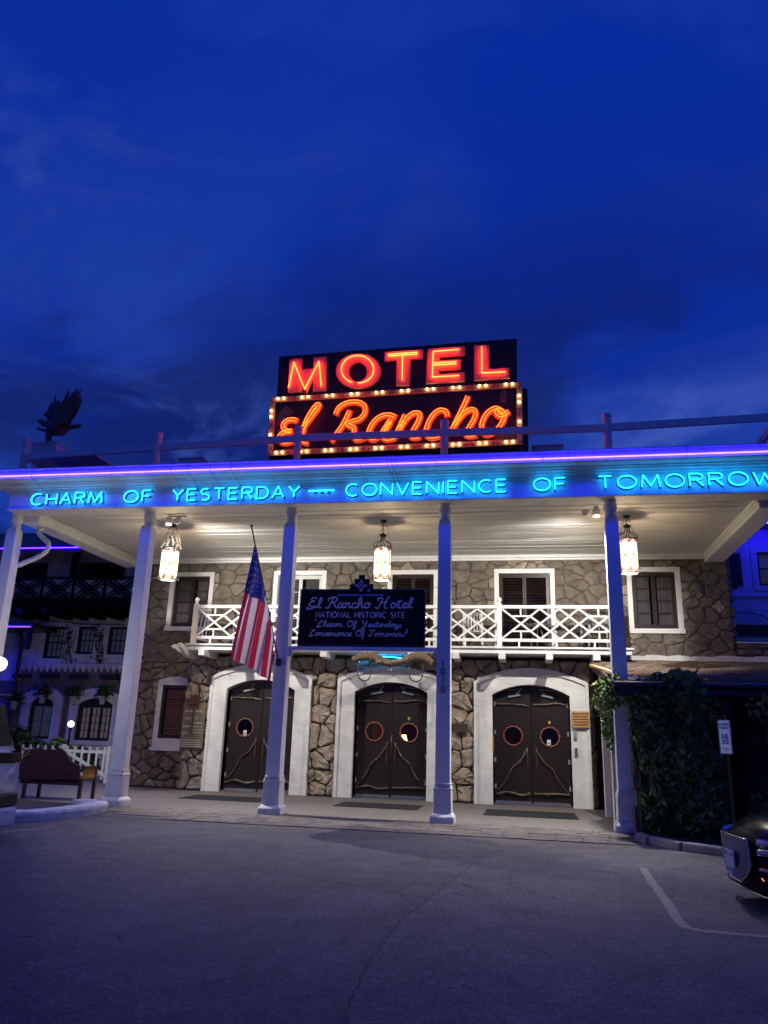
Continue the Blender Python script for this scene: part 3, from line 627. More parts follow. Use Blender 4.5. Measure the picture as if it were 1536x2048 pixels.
MB().tube(smooth([(-8.85,20.02,2.30),(-8.85,19.99,2.18),(-8.855,20.03,2.05),(-8.865,20.06,1.8),(-8.875,20.05,1.55),(-8.89,20.04,1.40)], 4), [.03,.028,.024,.02]+[.018]*17, 8).build('handle', RUST, sh)
# door mats
for i, (xa, xb, ya, yb) in enumerate(((-8.0,-6.0,17.72,18.86),(-4.3,-2.4,17.70,18.86),(-.93,1.04,17.35,18.74))):
    m_ = MB().box(xa, xb, ya, yb, -.002, .012); 
    mo = m_.build('door_mat', RUBBER, bevel=.004); tag(mo, 'black rubber mat on the floor in front of the %s doors' % ('left', 'middle', 'right')[i], 'door mat')
    for r_ in range(12): MB().box(xa+.03, xb-.03, ya+.04+r_*(yb-ya-.08)/12, ya+.04+(r_+.55)*(yb-ya-.08)/12, .012, .017).build('rib', RUBBER, mo)
# ------------------------------------------------------------------ stroke lettering
A = arcp
CAPS = {  # width, strokes (lists of points), unit cap height
'A': (.80, [[(0,0),(.40,1),(.80,0)], [(.14,.34),(.66,.34)]]), 'C': (.86, [A(.48,.5,.46,.5,48,312,16)]), 'D': (.78, [[(0,0),(0,1),(.30,1)]+A(.30,.5,.48,.5,90,-90,12)+[(0,0)]]),
'E': (.66, [[(.64,1),(0,1),(0,0),(.64,0)], [(0,.52),(.56,.52)]]), 'F': (.64, [[(.62,1),(0,1),(0,0)], [(0,.52),(.54,.52)]]), 'H': (.76, [[(0,0),(0,1)], [(.76,0),(.76,1)], [(0,.5),(.76,.5)]]),
'I': (.06, [[(.03,0),(.03,1)]]), 'L': (.60, [[(0,1),(0,0),(.60,0)]]), 'M': (.98, [[(0,0),(.10,1),(.49,.12),(.88,1),(.98,0)]]), 'N': (.80, [[(0,0),(0,1),(.80,0),(.80,1)]]),
'O': (.98, [A(.49,.5,.49,.5,90,450,24)]), 'R': (.72, [[(0,0),(0,1),(.40,1)]+A(.40,.76,.28,.24,90,-90,8)+[(0,.52)], [(.34,.52),(.72,0)]]),
'S': (.64, [A(.33,.75,.29,.25,40,270,10)+A(.33,.25,.31,.25,90,-140,10)]), 'T': (.76, [[(0,1),(.76,1)], [(.38,1),(.38,0)]]), 'V': (.80, [[(0,1),(.40,0),(.80,1)]]), 'W': (1.14, [[(0,1),(.26,0),(.57,.86),(.88,0),(1.14,1)]]),
'Y': (.78, [[(0,1),(.39,.48),(.78,1)], [(.39,.48),(.39,0)]]), '1': (.30, [[(.15,0),(.15,1)]]), '0': (.56, [A(.28,.5,.28,.5,90,450,18)]), 'P': (.66, [[(0,0),(0,1),(.38,1)]+A(.38,.75,.27,.25,90,-90,8)+[(0,.5)]]), 'G': (.86, [A(.48,.5,.46,.5,48,330,16)+[(.90,.45),(.55,.45)]]), 'U': (.74, [[(0,1),(0,.35)]+A(.37,.35,.37,.35,180,360,10)+[(.74,1)]]), 'K': (.7, [[(0,0),(0,1)],[(.66,1),(0,.42)],[(.2,.58),(.7,0)]]), 'B': (.68, [[(0,0),(0,1),(.38,1)]+A(.38,.76,.24,.24,90,-90,8)+[(0,.52)]+[(.40,.52)]+A(.40,.26,.27,.26,90,-90,8)+[(0,0)]])}
def lay(text, gap=.28, space=.75, font=CAPS):
    x = 0; o = []
    for ch in text:
        if ch == ' ': x += space; continue
        wd_, st = font[ch]; o.append((ch, x, st)); x += wd_+gap
    return o, x-gap
def corners_split(pts):
    """split at sharp corners so that each tube piece keeps its width"""
    o = [[pts[0]]]
    for i in range(1, len(pts)-1):
        o[-1].append(pts[i]); a = Vector((pts[i][0]-pts[i-1][0], pts[i][1]-pts[i-1][1])); b = Vector((pts[i+1][0]-pts[i][0], pts[i+1][1]-pts[i][1]))
        if a.length > 0 and b.length > 0 and a.angle(b, 0) > .6: o.append([pts[i]])
    o[-1].append(pts[-1]); return o
def ribbon(b, pts, w_, y, th, mi=0, dy=.0004):
    """flat raised band of width w_ along pts (x, z); front face at y"""
    n = len(pts); P = [Vector((p[0], p[1])) for p in pts]; vs = []
    for i in range(n):
        d = (P[min(i+1, n-1)]-P[max(i-1, 0)]); d.normalize(); q = Vector((-d.y, d.x))*w_/2; yy_ = y-dy*i
        vs += [(P[i].x+q.x, yy_, P[i].y+q.y), (P[i].x-q.x, yy_, P[i].y-q.y), (P[i].x+q.x, y+th, P[i].y+q.y), (P[i].x-q.x, y+th, P[i].y-q.y)]
    fs = []
    for i in range(n-1): a, c = 4*i, 4*i+4; fs += [(a, a+1, c+1, c), (a, c, c+2, a+2), (a+1, a+3, c+3, c+1)]
    fs += [(0, 2, 3, 1), (4*n-4, 4*n-3, 4*n-1, 4*n-2)]
    b.add(vs, fs, mi)
# ------------------------------------------------------------------ balcony
balc = empty('balcony', (-3.3, 19.54, 3.6), 'long white timber balcony with crossed lattice railing above the three arched doors', 'balcony')
BX0, BX1 = -8.92, 2.42
MB().box(BX0, BX1+.15, 19.42, 20.56, 3.60, 3.72).build('floor_edge', WHITE, balc, bevel=.01)
MB().box(BX0-.06, BX1+.2, 19.36, 20.56, 3.72, 3.77).build('floor_board', WHITE_OLD, balc, bevel=.006)
for x in (-8.44,-7.50,-6.30,-5.10,-3.95,-2.82,-1.70,-.55,.60,1.72): MB().box(x-.085, x+.085, 19.22, 20.2, 3.44, 3.60).build('joist_end', WHITE_OLD, balc, bevel=.008)
b = MB().prism([(19.30,3.66),(19.05,3.74),(18.98,3.70),(19.02,3.62),(19.2,3.56),(19.36,3.46),(19.6,3.40),(20.2,3.40),(20.2,3.60),(19.42,3.60)], -9.02, -8.92, plane='YZ'); 
b.prism([(-9.34,3.74),(-9.40,3.68),(-9.34,3.64),(-9.26,3.62),(-9.20,3.57),(-9.12,3.53),(-8.93,3.50),(-8.93,3.72),(-9.1,3.735)], 19.40, 19.52); b.build('carved_bracket', WHITE, balc)
PXS = [BX0+.08, -4.72, -.61, BX1-.05]
for x in PXS:
    s = .06; b = MB().box(x-s, x+s, 19.54-s, 19.54+s, 3.77, 4.86); b.lathe([(.075,0),(.045,.035),(.028,.05),(.05,.065),(.068,.10),(.068,.125),(.045,.165),(.01,.185)], (x, 19.54, 4.86), 12); b.build('railing_post', WHITE, balc)
def lattice(xa, xb, first):
    zt, zb = 4.745, 3.985; H_ = zt-zb; y = 19.54
    MB().box(xa, xb, y-.045, y+.045, zt, zt+.085).build('top_rail', WHITE, balc, bevel=.006)
    MB().box(xa, xb, y-.035, y+.035, zb-.075, zb).build('bottom_rail', WHITE, balc, bevel=.006)
    u = .92; n = max(1, round((xb-xa)/u)); u = (xb-xa)/n; 
    def line(p, q):
        # clip to the panel
        (x1, z1), (x2, z2) = p, q
        if x1 > x2: x1, z1, x2, z2 = x2, z2, x1, z1
        if x2 <= xa or x1 >= xb: return
        if x1 < xa: z1 += (z2-z1)*(xa-x1)/(x2-x1); x1 = xa
        if x2 > xb: z2 = z1+(z2-z1)*(xb-x1)/(x2-x1); x2 = xb
        dy = .010 if z2 > z1 else -.010
        MB().bar((x1, y+dy, z1), (x2, y+dy, z2), .024, .046, up=(0,0,1)).build('lattice_bar', WHITE, balc)
    for i in range(n):
        x = xa+i*u; line((x, zt), (x+u, zb)); line((x, zb), (x+u, zt))
        if i % 2 == first:
            for zc, zr in ((zb+.25*H_, zb), (zt-.25*H_, zt)):
                MB().box(x+.25*u, x+.75*u, y-.014, y+.022, zc-.02, zc+.02).build('lattice_bar', WHITE, balc); MB().box(x+.5*u-.02, x+.5*u+.02, y-.016, y+.018, min(zc+.02, zr), max(zc-.02, zr) if zr > zc else zc-.02).build('lattice_bar', WHITE, balc)
        else:
            m_ = x+.5*u
            for s in (-1, 1):
                e = m_+s*.75*u
                inside = xa < e < xb
                line((m_, zt), (e, zb+.25*H_)) if inside else line((m_, zt), (m_+s*.5*u, zt-.5*H_))
                line((m_, zb), (e, zt-.25*H_)) if inside else line((m_, zb), (m_+s*.5*u, zb+.5*H_))
    k = xa+.4
    while k < xb: MB().box(k, k+.045, y-.02, y+.02, 3.771, zb-.076).build('rail_foot', WHITE, balc); k += .92
for i in range(3): lattice(PXS[i]+.06, PXS[i+1]-.06, 0)
# end railing returning to the wall
b = MB().box(BX0+.035, BX0+.105, 19.60, 20.55, 4.75, 4.82).box(BX0+.04, BX0+.10, 19.60, 20.55, 3.93, 3.98)
for k in range(4): b.bar((BX0+.07, 19.6+.235*k, 3.97), (BX0+.07, 19.6+.235*(k+1), 4.75), .03, .04, up=(1,0,0))
b.build('end_railing', WHITE, balc)
# chairs and table on the balcony
def chair(x, y, z, rot, label, m_, group):
    c = empty('patio_chair', (x, y, z), label, 'chair', group); c.rotation_euler.z = 0
    ca, sa = math.cos(rot), math.sin(rot)
    def T(p): return (x+p[0]*ca-p[1]*sa, y+p[0]*sa+p[1]*ca, z+p[2])
    b = MB(); b.prism([T(p)[:2] for p in ((-.25,-.25,0),(.25,-.25,0),(.25,.25,0),(-.25,.25,0))], z+.42, z+.45, plane='XY'); b.build('seat', m_, c)
    for sx in (-1, 1):
        MB().bar(T((sx*.24,-.24,0)), T((sx*.23,-.24,.64)), .04, .04, up=(0,1,0)).build('leg', m_, c); MB().bar(T((sx*.24,.24,0)), T((sx*.23,.30,.95)), .04, .04, up=(0,1,0)).build('leg', m_, c)
        MB().bar(T((sx*.24,-.27,.64)), T((sx*.24,.27,.64)), .06, .025).build('armrest', m_, c)
    MB().bar(T((-.23,.30,.93)), T((.23,.30,.93)), .03, .06).build('back_rail', m_, c)
    for k in range(6): MB().bar(T((-.19+.076*k,.25,.45)), T((-.19+.076*k,.295,.91)), .028, .012, up=(0,1,0)).build('back_slat', m_, c)
chair(-1.30, 20.05, 3.77, PI, 'white slatted patio chair on the balcony left of the middle white finial post', WHITE_OLD, 'chairs on the balcony')
GWICK = mat('grey_green_metal', (.22,.25,.25), .5, .2, 10)
chair(-7.55, 20.1, 3.77, PI*.9, 'grey metal patio chair behind the lattice near the left end of the balcony', GWICK, 'chairs on the balcony')
chair(1.75, 20.1, 3.77, PI*1.1, 'grey metal patio chair behind the lattice near the right end of the balcony', GWICK, 'chairs on the balcony')
def ptable(x, lab):
    t_ = empty('round_table', (x, 20.0, 3.77), lab, 'table', 'round wire tables on the balcony')
    MB().lathe([(.30,0),(.32,.01),(.32,.025),(.29,.03)], (x, 20.0, 4.38), 20).build('table_top', GWICK, t_)
    for k in range(3): a = k*2.1+.4; MB().tube([(x+.06*math.cos(a), 20+.06*math.sin(a), 4.38), (x+.26*math.cos(a), 20+.26*math.sin(a), 3.78)], .012, 5).build('leg', GWICK, t_)
ptable(-6.75, 'small round metal table behind the balcony lattice by the flag'); ptable(.35, 'small round metal table on the balcony in front of the louvred doors')
# ------------------------------------------------------------------ porch canopy
pc_ = empty('porch_canopy', (-3.3, 15.4, 0), 'white timber porch roof on tall turned columns with turquoise neon slogan along its front', 'porch')
ZS = 6.38; CX0, CX1 = -11.80, 5.22; FY = 15.10
# soffit boards
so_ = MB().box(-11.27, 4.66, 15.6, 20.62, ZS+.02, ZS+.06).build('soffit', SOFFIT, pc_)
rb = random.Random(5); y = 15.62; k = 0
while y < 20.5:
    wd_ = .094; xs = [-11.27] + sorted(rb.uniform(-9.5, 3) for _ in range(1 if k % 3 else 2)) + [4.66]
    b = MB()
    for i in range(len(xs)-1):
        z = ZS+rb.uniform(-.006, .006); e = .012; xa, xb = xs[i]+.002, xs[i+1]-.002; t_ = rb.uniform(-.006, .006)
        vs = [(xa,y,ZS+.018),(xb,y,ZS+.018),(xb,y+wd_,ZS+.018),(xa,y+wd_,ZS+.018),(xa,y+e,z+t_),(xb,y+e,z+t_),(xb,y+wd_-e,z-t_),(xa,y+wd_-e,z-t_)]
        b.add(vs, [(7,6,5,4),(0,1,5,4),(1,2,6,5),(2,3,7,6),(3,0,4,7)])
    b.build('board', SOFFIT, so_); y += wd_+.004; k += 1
b = MB().box(-11.27, 4.66, 20.46, 20.60, ZS-.09, ZS-.004).box(-11.27, 4.66, 20.50, 20.61, ZS-.15, ZS-.0915); b.build('wall_moulding', WHITE, pc_, bevel=.01)
# front beam and stepped cornice
b = MB().box(CX0+.06, CX1, FY, 15.62, 6.29, 6.86); b.build('front_beam', WHITE_OLD, pc_, bevel=.006)
MB().box(CX0+.05, CX1+.01, FY-.022, FY-.002, 6.29, 6.345).build('beam_lower_band', WHITE, pc_, bevel=.006)
b = MB(); prof = [(15.098,6.775),(15.065,6.79),(15.065,6.815),(15.02,6.83),(14.99,6.845),(14.985,6.865),(14.93,6.872),(14.925,6.895),(14.86,6.905),(14.80,6.925),(14.775,6.945),(14.745,6.95),(14.74,7.135),(14.72,7.145),(14.72,7.17),(15.6,7.20),(15.6,6.86),(15.098,6.861)]
b.prism(prof, CX0-.36, CX1+.3, plane='YZ'); b.build('cornice', WHITE_OLD, pc_, fixn=True)
# side beams with stepped mouldings, outer cornices
for xi, s in ((-11.28,-1), (4.68,1)):
    b = MB().box(*sorted((xi, xi+s*.46)), 15.62, 20.58, 6.14, 6.86).box(*sorted((xi-s*.05, xi-s*.001)), 15.62, 20.46, 6.30, 6.372).box(*sorted((xi-s*.025, xi-s*.0015)), 15.62, 20.5, 6.24, 6.298)
    b.build('side_beam', WHITE, pc_, bevel=.006)
    b = MB().box(*sorted((xi+s*.462, xi+s*.52)), 15.2, 20.5, 6.80, 6.90).box(*sorted((xi+s*.462, xi+s*.75)), 15.2, 20.5, 6.902, 7.17); b.build('side_cornice', WHITE_OLD, pc_)
MB().box(CX0-.2, CX1+.2, 15.6, 20.6, 7.02, 7.17).build('roof_deck', mat('roof_felt', (.10,.09,.09), .9, .3, 5), pc_)
# joints in the fascia, electrode wires drooping
b = MB()
for x in (-9.0,-6.1,-2.55,.95,3.2): b.box(x-.003, x+.003, 14.716, 14.722, 6.95, 7.17)
b.build('cornice_joint', BLACK, pc_)
# columns
def column(x, label=None, short=False):
    z0 = 0.0; yc = 15.45
    b = MB()
    def fr(hw, za, zb, hw2=None):
        h2 = hw2 if hw2 is not None else hw
        vs = [(x+sx*h, yc+sy*h, z) for z, h in ((za, hw), (zb, h2)) for sx, sy in ((-1,-1),(1,-1),(1,1),(-1,1))]
        b.add(vs, [(3,2,1,0),(4,5,6,7),(0,1,5,4),(1,2,6,5),(2,3,7,6),(3,0,4,7)])
    fr(.165, .70, .705); fr(.143, .703, 5.72, .128)
    vs = [(x+sx*h, yc+sy*h, z) for z, h in ((5.72,.128),(5.86,.122),(5.94,.105)) for sx, sy in ((-1,-1),(1,-1),(1,1),(-1,1))]
    b.add(vs, [(0,1,5,4),(1,2,6,5),(2,3,7,6),(3,0,4,7),(4,5,9,8),(5,6,10,9),(6,7,11,10),(7,4,8,11),(8,9,10,11)])
    sh_ = b.build('column_shaft', WHITE, pc_, bevel=.012, seg=2)
    if label: sh_['label'] = label
    b = MB()
    def fr2(hw, za, zb, hw2):
        vs = [(x+sx*h, yc+sy*h, z) for z, h in ((za, hw), (zb, hw2)) for sx, sy in ((-1,-1),(1,-1),(1,1),(-1,1))]
        b.add(vs, [(3,2,1,0),(4,5,6,7),(0,1,5,4),(1,2,6,5),(2,3,7,6),(3,0,4,7)])
    fr2(.232, 0, .115, .228); fr2(.226, .116, .18, .178); fr2(.176, .181, .60, .166); fr2(.180, .601, .635, .172); fr2(.170, .636, .70, .144)
    b.build('column_base', WHITE_OLD, pc_, bevel=.010, seg=2)
    b = MB().lathe([(.112,5.93),(.118,5.95),(.118,5.965),(.104,5.975),(.104,5.985),(.118,5.995),(.118,6.012),(.100,6.022),(.098,6.05),(.118,6.075),(.134,6.12),(.136,6.18),(.128,6.235),(.112,6.262),(.122,6.27),(.140,6.275),(.140,6.289)], (x, yc, 0), 24)
    b.build('column_capital', WHITE, pc_); return sh_
COLX = [-11.72,-8.34,-4.97,-1.59,1.785]
cols = [column(x, 'column with the black house number 1010' if abs(x+1.59) < .1 else None) for x in COLX]
# house number
for i, ch in enumerate('1010'):
    b = MB(); z = 2.90-i*.168
    for st in CAPS[ch][1]:
        P = [(-1.60+(p[0]-.28 if ch == '0' else p[0]-.15)*.13, z+p[1]*.125) for p in st]; ribbon(b, P, .018, 15.302, .006)
    b.build('numeral', BLACK, cols[3])
# violet LED strip
b = MB(); xs = [CX0-.34,-6.22,-1.7,.44,CX1+.28]
for i in range(4):
    bb = MB().box(xs[i]+.012, xs[i+1]-.012, 14.700, 14.717, 6.985, 7.003); bb.build('neon_strip', NEON_VIOLET, pc_)
# turquoise slogan: navy block letters with a bent tube held off in front of each
def slogan(text, xa, xb, z0a, h):
    o, tot = lay(text); k_ = (xb-xa)/tot
    for ch, x, st in o:
        lb = MB(); tb = MB(); xo = xa+x*k_; z0 = z0a+.0030*(xo+11)
        for s_ in st:
            P = [(xo+p[0]*k_, z0+p[1]*h) for p in s_]
            for seg in corners_split(P): ribbon(lb, seg, .034, FY-.012, .012, dy=.0002)
            for seg in corners_split([(p[0], p[1]) for p in P]): tb.tube([(p[0], FY-.095, p[1]) for p in seg], .0085, 6)
            for e_, f_ in ((P[0], P[1]), (P[-1], P[-2])):
                dv = Vector((f_[0]-e_[0], f_[1]-e_[1])).normalized()*.016
                if dv.length and (Vector(P[0])-Vector(P[-1])).length > .02: tb.tube([(e_[0]-dv.x*.4, FY-.0955, e_[1]-dv.y*.4), (e_[0]+dv.x, FY-.0955, e_[1]+dv.y), ], .0105, 6, mi=1); tb.tube([(e_[0], FY-.09, e_[1]), (e_[0], FY-.008, e_[1])], .006, 5, mi=1)
        lo = lb.build('letter', NAVY, pc_); tb.build('neon_tube', [NEON_CYAN, BLACK], lo)
for t_, a, b_ in (('CHARM',-11.11,-9.33), ('OF',-8.79,-8.13), ('YESTERDAY',-7.63,-4.69), ('CONVENIENCE',-3.67,-.29), ('OF',.26,.90), ('TOMORROW',1.53,4.86)): slogan(t_, a, b_, 6.385, .262)
lo = MB().lathe([(.035,0),(.035,.012)], (0,0,0), 14)
for i, x in enumerate((-4.36,-4.21,-4.06)): 
    q = MB().prism([(x+.035*math.cos(a*PI/7), 6.525+.035*math.sin(a*PI/7)) for a in range(14)], FY-.014, FY-.001); dot = q.build('dot', NAVY, pc_)
MB().tube([(-4.50,FY-.075,6.545), (-3.94,FY-.075,6.555)], .0115, 6).build('neon_dash', NEON_CYAN, pc_)
rw = random.Random(9)
for (x0, x1) in ((-11.3,-10.9),(-9.3,-8.8),(-8.1,-7.6),(-4.7,-4.3),(-.25,.25),(.9,1.5)):
    MB().tube(smooth([(x0,FY-.02,6.66+rw.uniform(-.02,.06)),((x0*2+x1)/3,FY-.03,6.60),((x0+x1*2)/3,FY-.03,6.64),(x1,FY-.02,6.52+rw.uniform(0,.1))],5), .0035, 4).build('neon_cable', BLACK, pc_)
for x in (-7.55,-7.15,-6.63,-6.15,-3.3,-2.72,-2.62,-10.95):
    MB().tube(smooth([(x,14.95,7.215),(x-.01,14.70,7.19),(x-.02,14.685,7.05),(x+.0,14.70,6.93),(x+.06,14.98,6.80),(x+.10,15.07,6.66)],4), .0045, 4).build('neon_cable', BLACK, pc_)
# floodlight brackets that wash the front, fixed behind the column heads
FLOODS = []
for (x, tx) in ((-8.14,-6.0), (1.56,-.3)):
    ft = empty('porch_floodlight', (x, 15.9, 6.3), 'white porch floodlight fixed under the porch ceiling behind the %s column' % ('second from left' if x < 0 else 'rightmost'), 'light', 'floodlights under the porch ceiling')
    MB().box(x-.05, x+.42 if x < 0 else x+.05, 15.96, 16.04, 6.30, 6.345).build('arm', WHITE, ft)
    hb = MB().lathe([(.05,0),(.08,.04),(.085,.13),(.02,.14)], (x, 16.0, 6.14), 12); hb.build('lamp_head', WHITE, ft)
    MB().lathe([(.07,0),(.072,.01)], (x, 16.0, 6.127), 12).build('lamp_lens', emis('flood_lens', (1,.88,.70), 6), ft)
    hb = MB().lathe([(.05,0),(.08,.04),(.085,.13),(.02,.14)], (x+.22 if x < 0 else x-.22, 15.98, 6.14), 12); hb.build('lamp_head', WHITE, ft)
    l2 = bpy.data.lights.new('flood_light', 'SPOT'); l2.energy = 1300; l2.color = (1,.95,.92); l2.spot_size = math.radians(86); l2.spot_blend = 1; l2.shadow_soft_size = .07
    lo2 = bpy.data.objects.new('flood_light', l2); COL.objects.link(lo2); lo2.parent = ft; lo2.location = Vector((x+.22 if x < 0 else x-.22, 15.98, 6.09))-Vector((x, 15.9, 6.3))
    lo2.rotation_euler = (Vector((x*.40, 13.6, 0))-Vector((x, 15.98, 6.1))).to_track_quat('-Z', 'Y').to_euler()
    li = bpy.data.lights.new('flood_light', 'SPOT'); li.energy = 1350; li.color = (1,.95,.88); li.spot_size = math.radians(128); li.spot_blend = .5; li.shadow_soft_size = .07
    lo_ = bpy.data.objects.new('flood_light', li); COL.objects.link(lo_); lo_.parent = ft; lo_.location = Vector((x, 16.0, 6.10))-Vector((x, 15.9, 6.3))
    d_ = Vector((tx, 20.4, 1.2))-Vector((x, 16.0, 6.10)); lo_.rotation_euler = d_.to_track_quat('-Z', 'Y').to_euler()
# roof railing
for i, x in enumerate((-12.08,-8.56,-5.06,-1.66,1.86,5.3)):
    yp = 15.8
    b = MB().lathe([(.085,7.18),(.085,8.10),(.078,8.14),(.085,8.16),(.10,8.19),(.10,8.22),(.082,8.25),(.082,8.27),(.098,8.30),(.10,8.35),(.09,8.385),(.04,8.40)], (x, yp, 0), 18); b.build('roof_post', WHITE, pc_)
xs = (-12.0,-8.64,-8.48,-5.14,-4.98,-1.74,-1.58,1.78,1.94,5.22); zs = (7.98,8.09,8.09,8.18,8.19,8.18,8.18,8.14,8.15,8.24)
for i in range(0, 10, 2): MB().bar((xs[i],15.8,zs[i]-.085),(xs[i+1],15.8,zs[i+1]-.085),.075,.165).build('roof_rail', WHITE, pc_, bevel=.006)
MB().bar((-12.08,15.9,7.90),(-12.08,20.4,7.90),.075,.165).build('roof_rail', WHITE, pc_, bevel=.006)
MB().bar((5.30,15.9,8.1),(5.30,20.4,8.1),.075,.165).build('roof_rail', WHITE, pc_, bevel=.006)
MB().box(-11.95,-10.2,15.84,17.9,7.90,7.94).build('corner_platform', WHITE_OLD, pc_)
MB().bar((-11.9,15.86,7.86),(-9.8,18.9,7.2),.12,.05).build('platform_brace', WHITE_OLD, pc_)
MB().tube([(-11.9,15.9,7.2),(-11.9,15.9,7.9)],.015,6).build('platform_rod', WHITE_OLD, pc_)
for x, y_, w_, h_, lab in ((-8.6,18,.65,.45,'left'), (.66,18,.7,.42,'right')):
    b = MB().box(x-w_/2, x+w_/2, y_-.3, y_+.3, 7.17, 8.0+.42); b.box(x-w_/2-.03, x+w_/2+.03, y_-.33, y_+.33, 8.42, 8.46); tag(b.build('roof_vent_box', WHITE_OLD, bevel=.01), 'white box vent on the porch roof just %s of the big neon sign' % lab, 'vent', 'box vents on the porch roof')
# downspout on the left
dsp = MB().tube(smooth([(-11.55,16.2,6.15),(-11.50,16.0,6.02),(-11.30,15.9,5.85),(-11.05,15.8,5.68),(-11.02,15.75,5.5),(-11.15,15.7,5.34),(-11.5,15.65,5.16),(-11.9,15.62,4.98),(-11.95,15.62,4.7),(-11.95,15.62,.2)],5), .058, 10)
tag(dsp.build('downspout', WHITE), 'white bent rainwater pipe under the left end of the porch roof', 'downspout')
# ------------------------------------------------------------------ lanterns
GL_CREAM = stained('lantern_glass_cream', (1.0,.80,.48), 5.0); GL_GREEN = stained('lantern_glass_green', (.06,.62,.10), 1.1); GL_RED = stained('lantern_glass_rose', (.85,.30,.26), 1.3); GL_BOT = stained('lantern_glass_bottom', (1,.90,.72), 5)
def lantern(x, y, dz, label, chains):
    z0, z1 = 4.97+dz, 5.71+dz; R_ = .205
    t_ = empty('lantern', (x, y, z0), label, 'lantern', 'stained glass lanterns under the porch ceiling')
    hexp = [(x+R_*math.cos(a), y+R_*math.sin(a)) for a in [math.radians(60*i+30) for i in range(6)]]
    for i in range(6):
        p, q = hexp[i], hexp[(i+1) % 6]; b = MB()
        def Q(u, v, off=0):
            nx, ny = (p[0]+q[0])/2-x, (p[1]+q[1])/2-y; l_ = math.hypot(nx, ny); return (p[0]+(q[0]-p[0])*u+nx/l_*off, p[1]+(q[1]-p[1])*u+ny/l_*off, z0+(z1-z0)*v)
        # a leaded pane: cream lozenge field, rose corners, green diamond in the middle
        hexa = [(.04,.14),(.5,.03),(.96,.14),(.96,.86),(.5,.97),(.04,.86)]; dia = [(.5,.44),(.68,.5),(.5,.56),(.32,.5)]
        b.add([Q(*r) for r in hexa[:3]]+[Q(.96,.5),Q(.68,.5),Q(.5,.44),Q(.32,.5),Q(.04,.5)], [(0,1,5,6,7),(1,2,3,4,5)], 0)
        b.add([Q(*r) for r in hexa[3:]]+[Q(.04,.5),Q(.32,.5),Q(.5,.56),Q(.68,.5),Q(.96,.5)], [(0,1,5,6,7),(1,2,3,4,5)], 0)
        b.add([Q(*r) for r in dia], [(0,1,2,3)], 1)
        for tri in ([(.04,.03),(.5,.03),(.04,.14)], [(.96,.03),(.96,.14),(.5,.03)], [(.04,.97),(.04,.86),(.5,.97)], [(.96,.97),(.5,.97),(.96,.86)]): b.add([Q(*r) for r in tri], [(0,1,2)], 2)
        b.build('glass_pane', [GL_CREAM, GL_GREEN, GL_RED], t_, fixn=False)
        b = MB(); 
        for (u, v), (u2, v2) in (((.04,.14),(.5,.03)),((.5,.03),(.96,.14)),((.04,.86),(.5,.97)),((.5,.97),(.96,.86)),((.04,.5),(.32,.5)),((.68,.5),(.96,.5)),((.5,.44),(.68,.5)),((.68,.5),(.5,.56)),((.5,.56),(.32,.5)),((.32,.5),(.5,.44)),((.22,.10),(.22,.90)),((.78,.10),(.78,.90))): b.tube([Q(u,v,.003),Q(u2,v2,.003)], .0024, 4)
        b.build('lead_came', BLACK, t_)
        MB().tube([(p[0],p[1],z0-.02),(p[0],p[1],z1+.02)], .009, 6).build('corner_bar', BLACK, t_)
        MB().tube(smooth([(p[0],p[1],z1+.0),(x+(p[0]-x)*1.12,y+(p[1]-y)*1.12,z1+.05),(x+(p[0]-x)*.8,y+(p[1]-y)*.8,z1+.13),(x+(p[0]-x)*.35,y+(p[1]-y)*.35,z1+.17),(x+(p[0]-x)*.2,y+(p[1]-y)*.2,z1+.27)],4), .009, 5).build('scroll_arm', BLACK, t_)
        MB().tube(smooth([(p[0],p[1],z0),(x+(p[0]-x)*1.22,y+(p[1]-y)*1.22,z0-.01),(x+(p[0]-x)*1.25,y+(p[1]-y)*1.25,z0+.05),(x+(p[0]-x)*1.05,y+(p[1]-y)*1.05,z0+.06)],3), .006, 4).build('foot_scroll', BLACK, t_)
    for zz_ in (z0-.005, z1+.005): MB().tube([(a, b_, zz_) for a, b_ in hexp], .013, 6, True).build('hexagon_rim', BLACK, t_)
    MB().lathe([(.185,0),(.185,.008),(.06,.03)], (x, y, z1-.006), 12).build('top_cap', BLACK, t_)
    b = MB(); b.add([(a, b_, z0-.012) for a, b_ in hexp], [tuple(range(6))]); b.build('bottom_glass', GL_BOT, t_, fixn=False)
    MB().lathe([(.03,0),(.075,.01),(.085,.05),(.04,.07),(.02,.09)], (x, y, z1+.27), 10).build('crown', BLACK, t_)
    # hanging chain
    n = int((6.36-(z1+.36))/.045); 
    for k in range(n):
        zc = z1+.375+k*.045; P = [(x+(.014*math.cos(a) if k % 2 else 0), y+(0 if k % 2 else .014*math.cos(a)), zc+.028*math.sin(a)) for a in [2*PI*j/8 for j in range(8)]]
        MB().tube(P, .0042, 4, True).build('chain_link', BLACK, t_)
    MB().lathe([(.02,-.06),(.05,-.04),(.085,-.01),(.09,0)], (x, y, 6.37), 12).build('ceiling_rose', BLACK, t_)
    if chains == 2:
        mb_ = MB(); 
        for i in range(12):
            a = 2*PI*i/12; rr_ = .25; mb_.tube([(x+.07*math.cos(a), y+.07*math.sin(a), 6.34), (x+.19*math.cos(a), y+.19*math.sin(a), z1+.30), (x+rr_*math.cos(a+.2), y+rr_*math.sin(a+.2), z1+.03)], .0024, 4)
            mb_.tube([(x+.07*math.cos(a), y+.07*math.sin(a), 6.34), (x+.17*math.cos(a+.4), y+.17*math.sin(a+.4), z1+.34), (x+rr_*math.cos(a+.6), y+rr_*math.sin(a+.6), z1+.03)], .0024, 4)
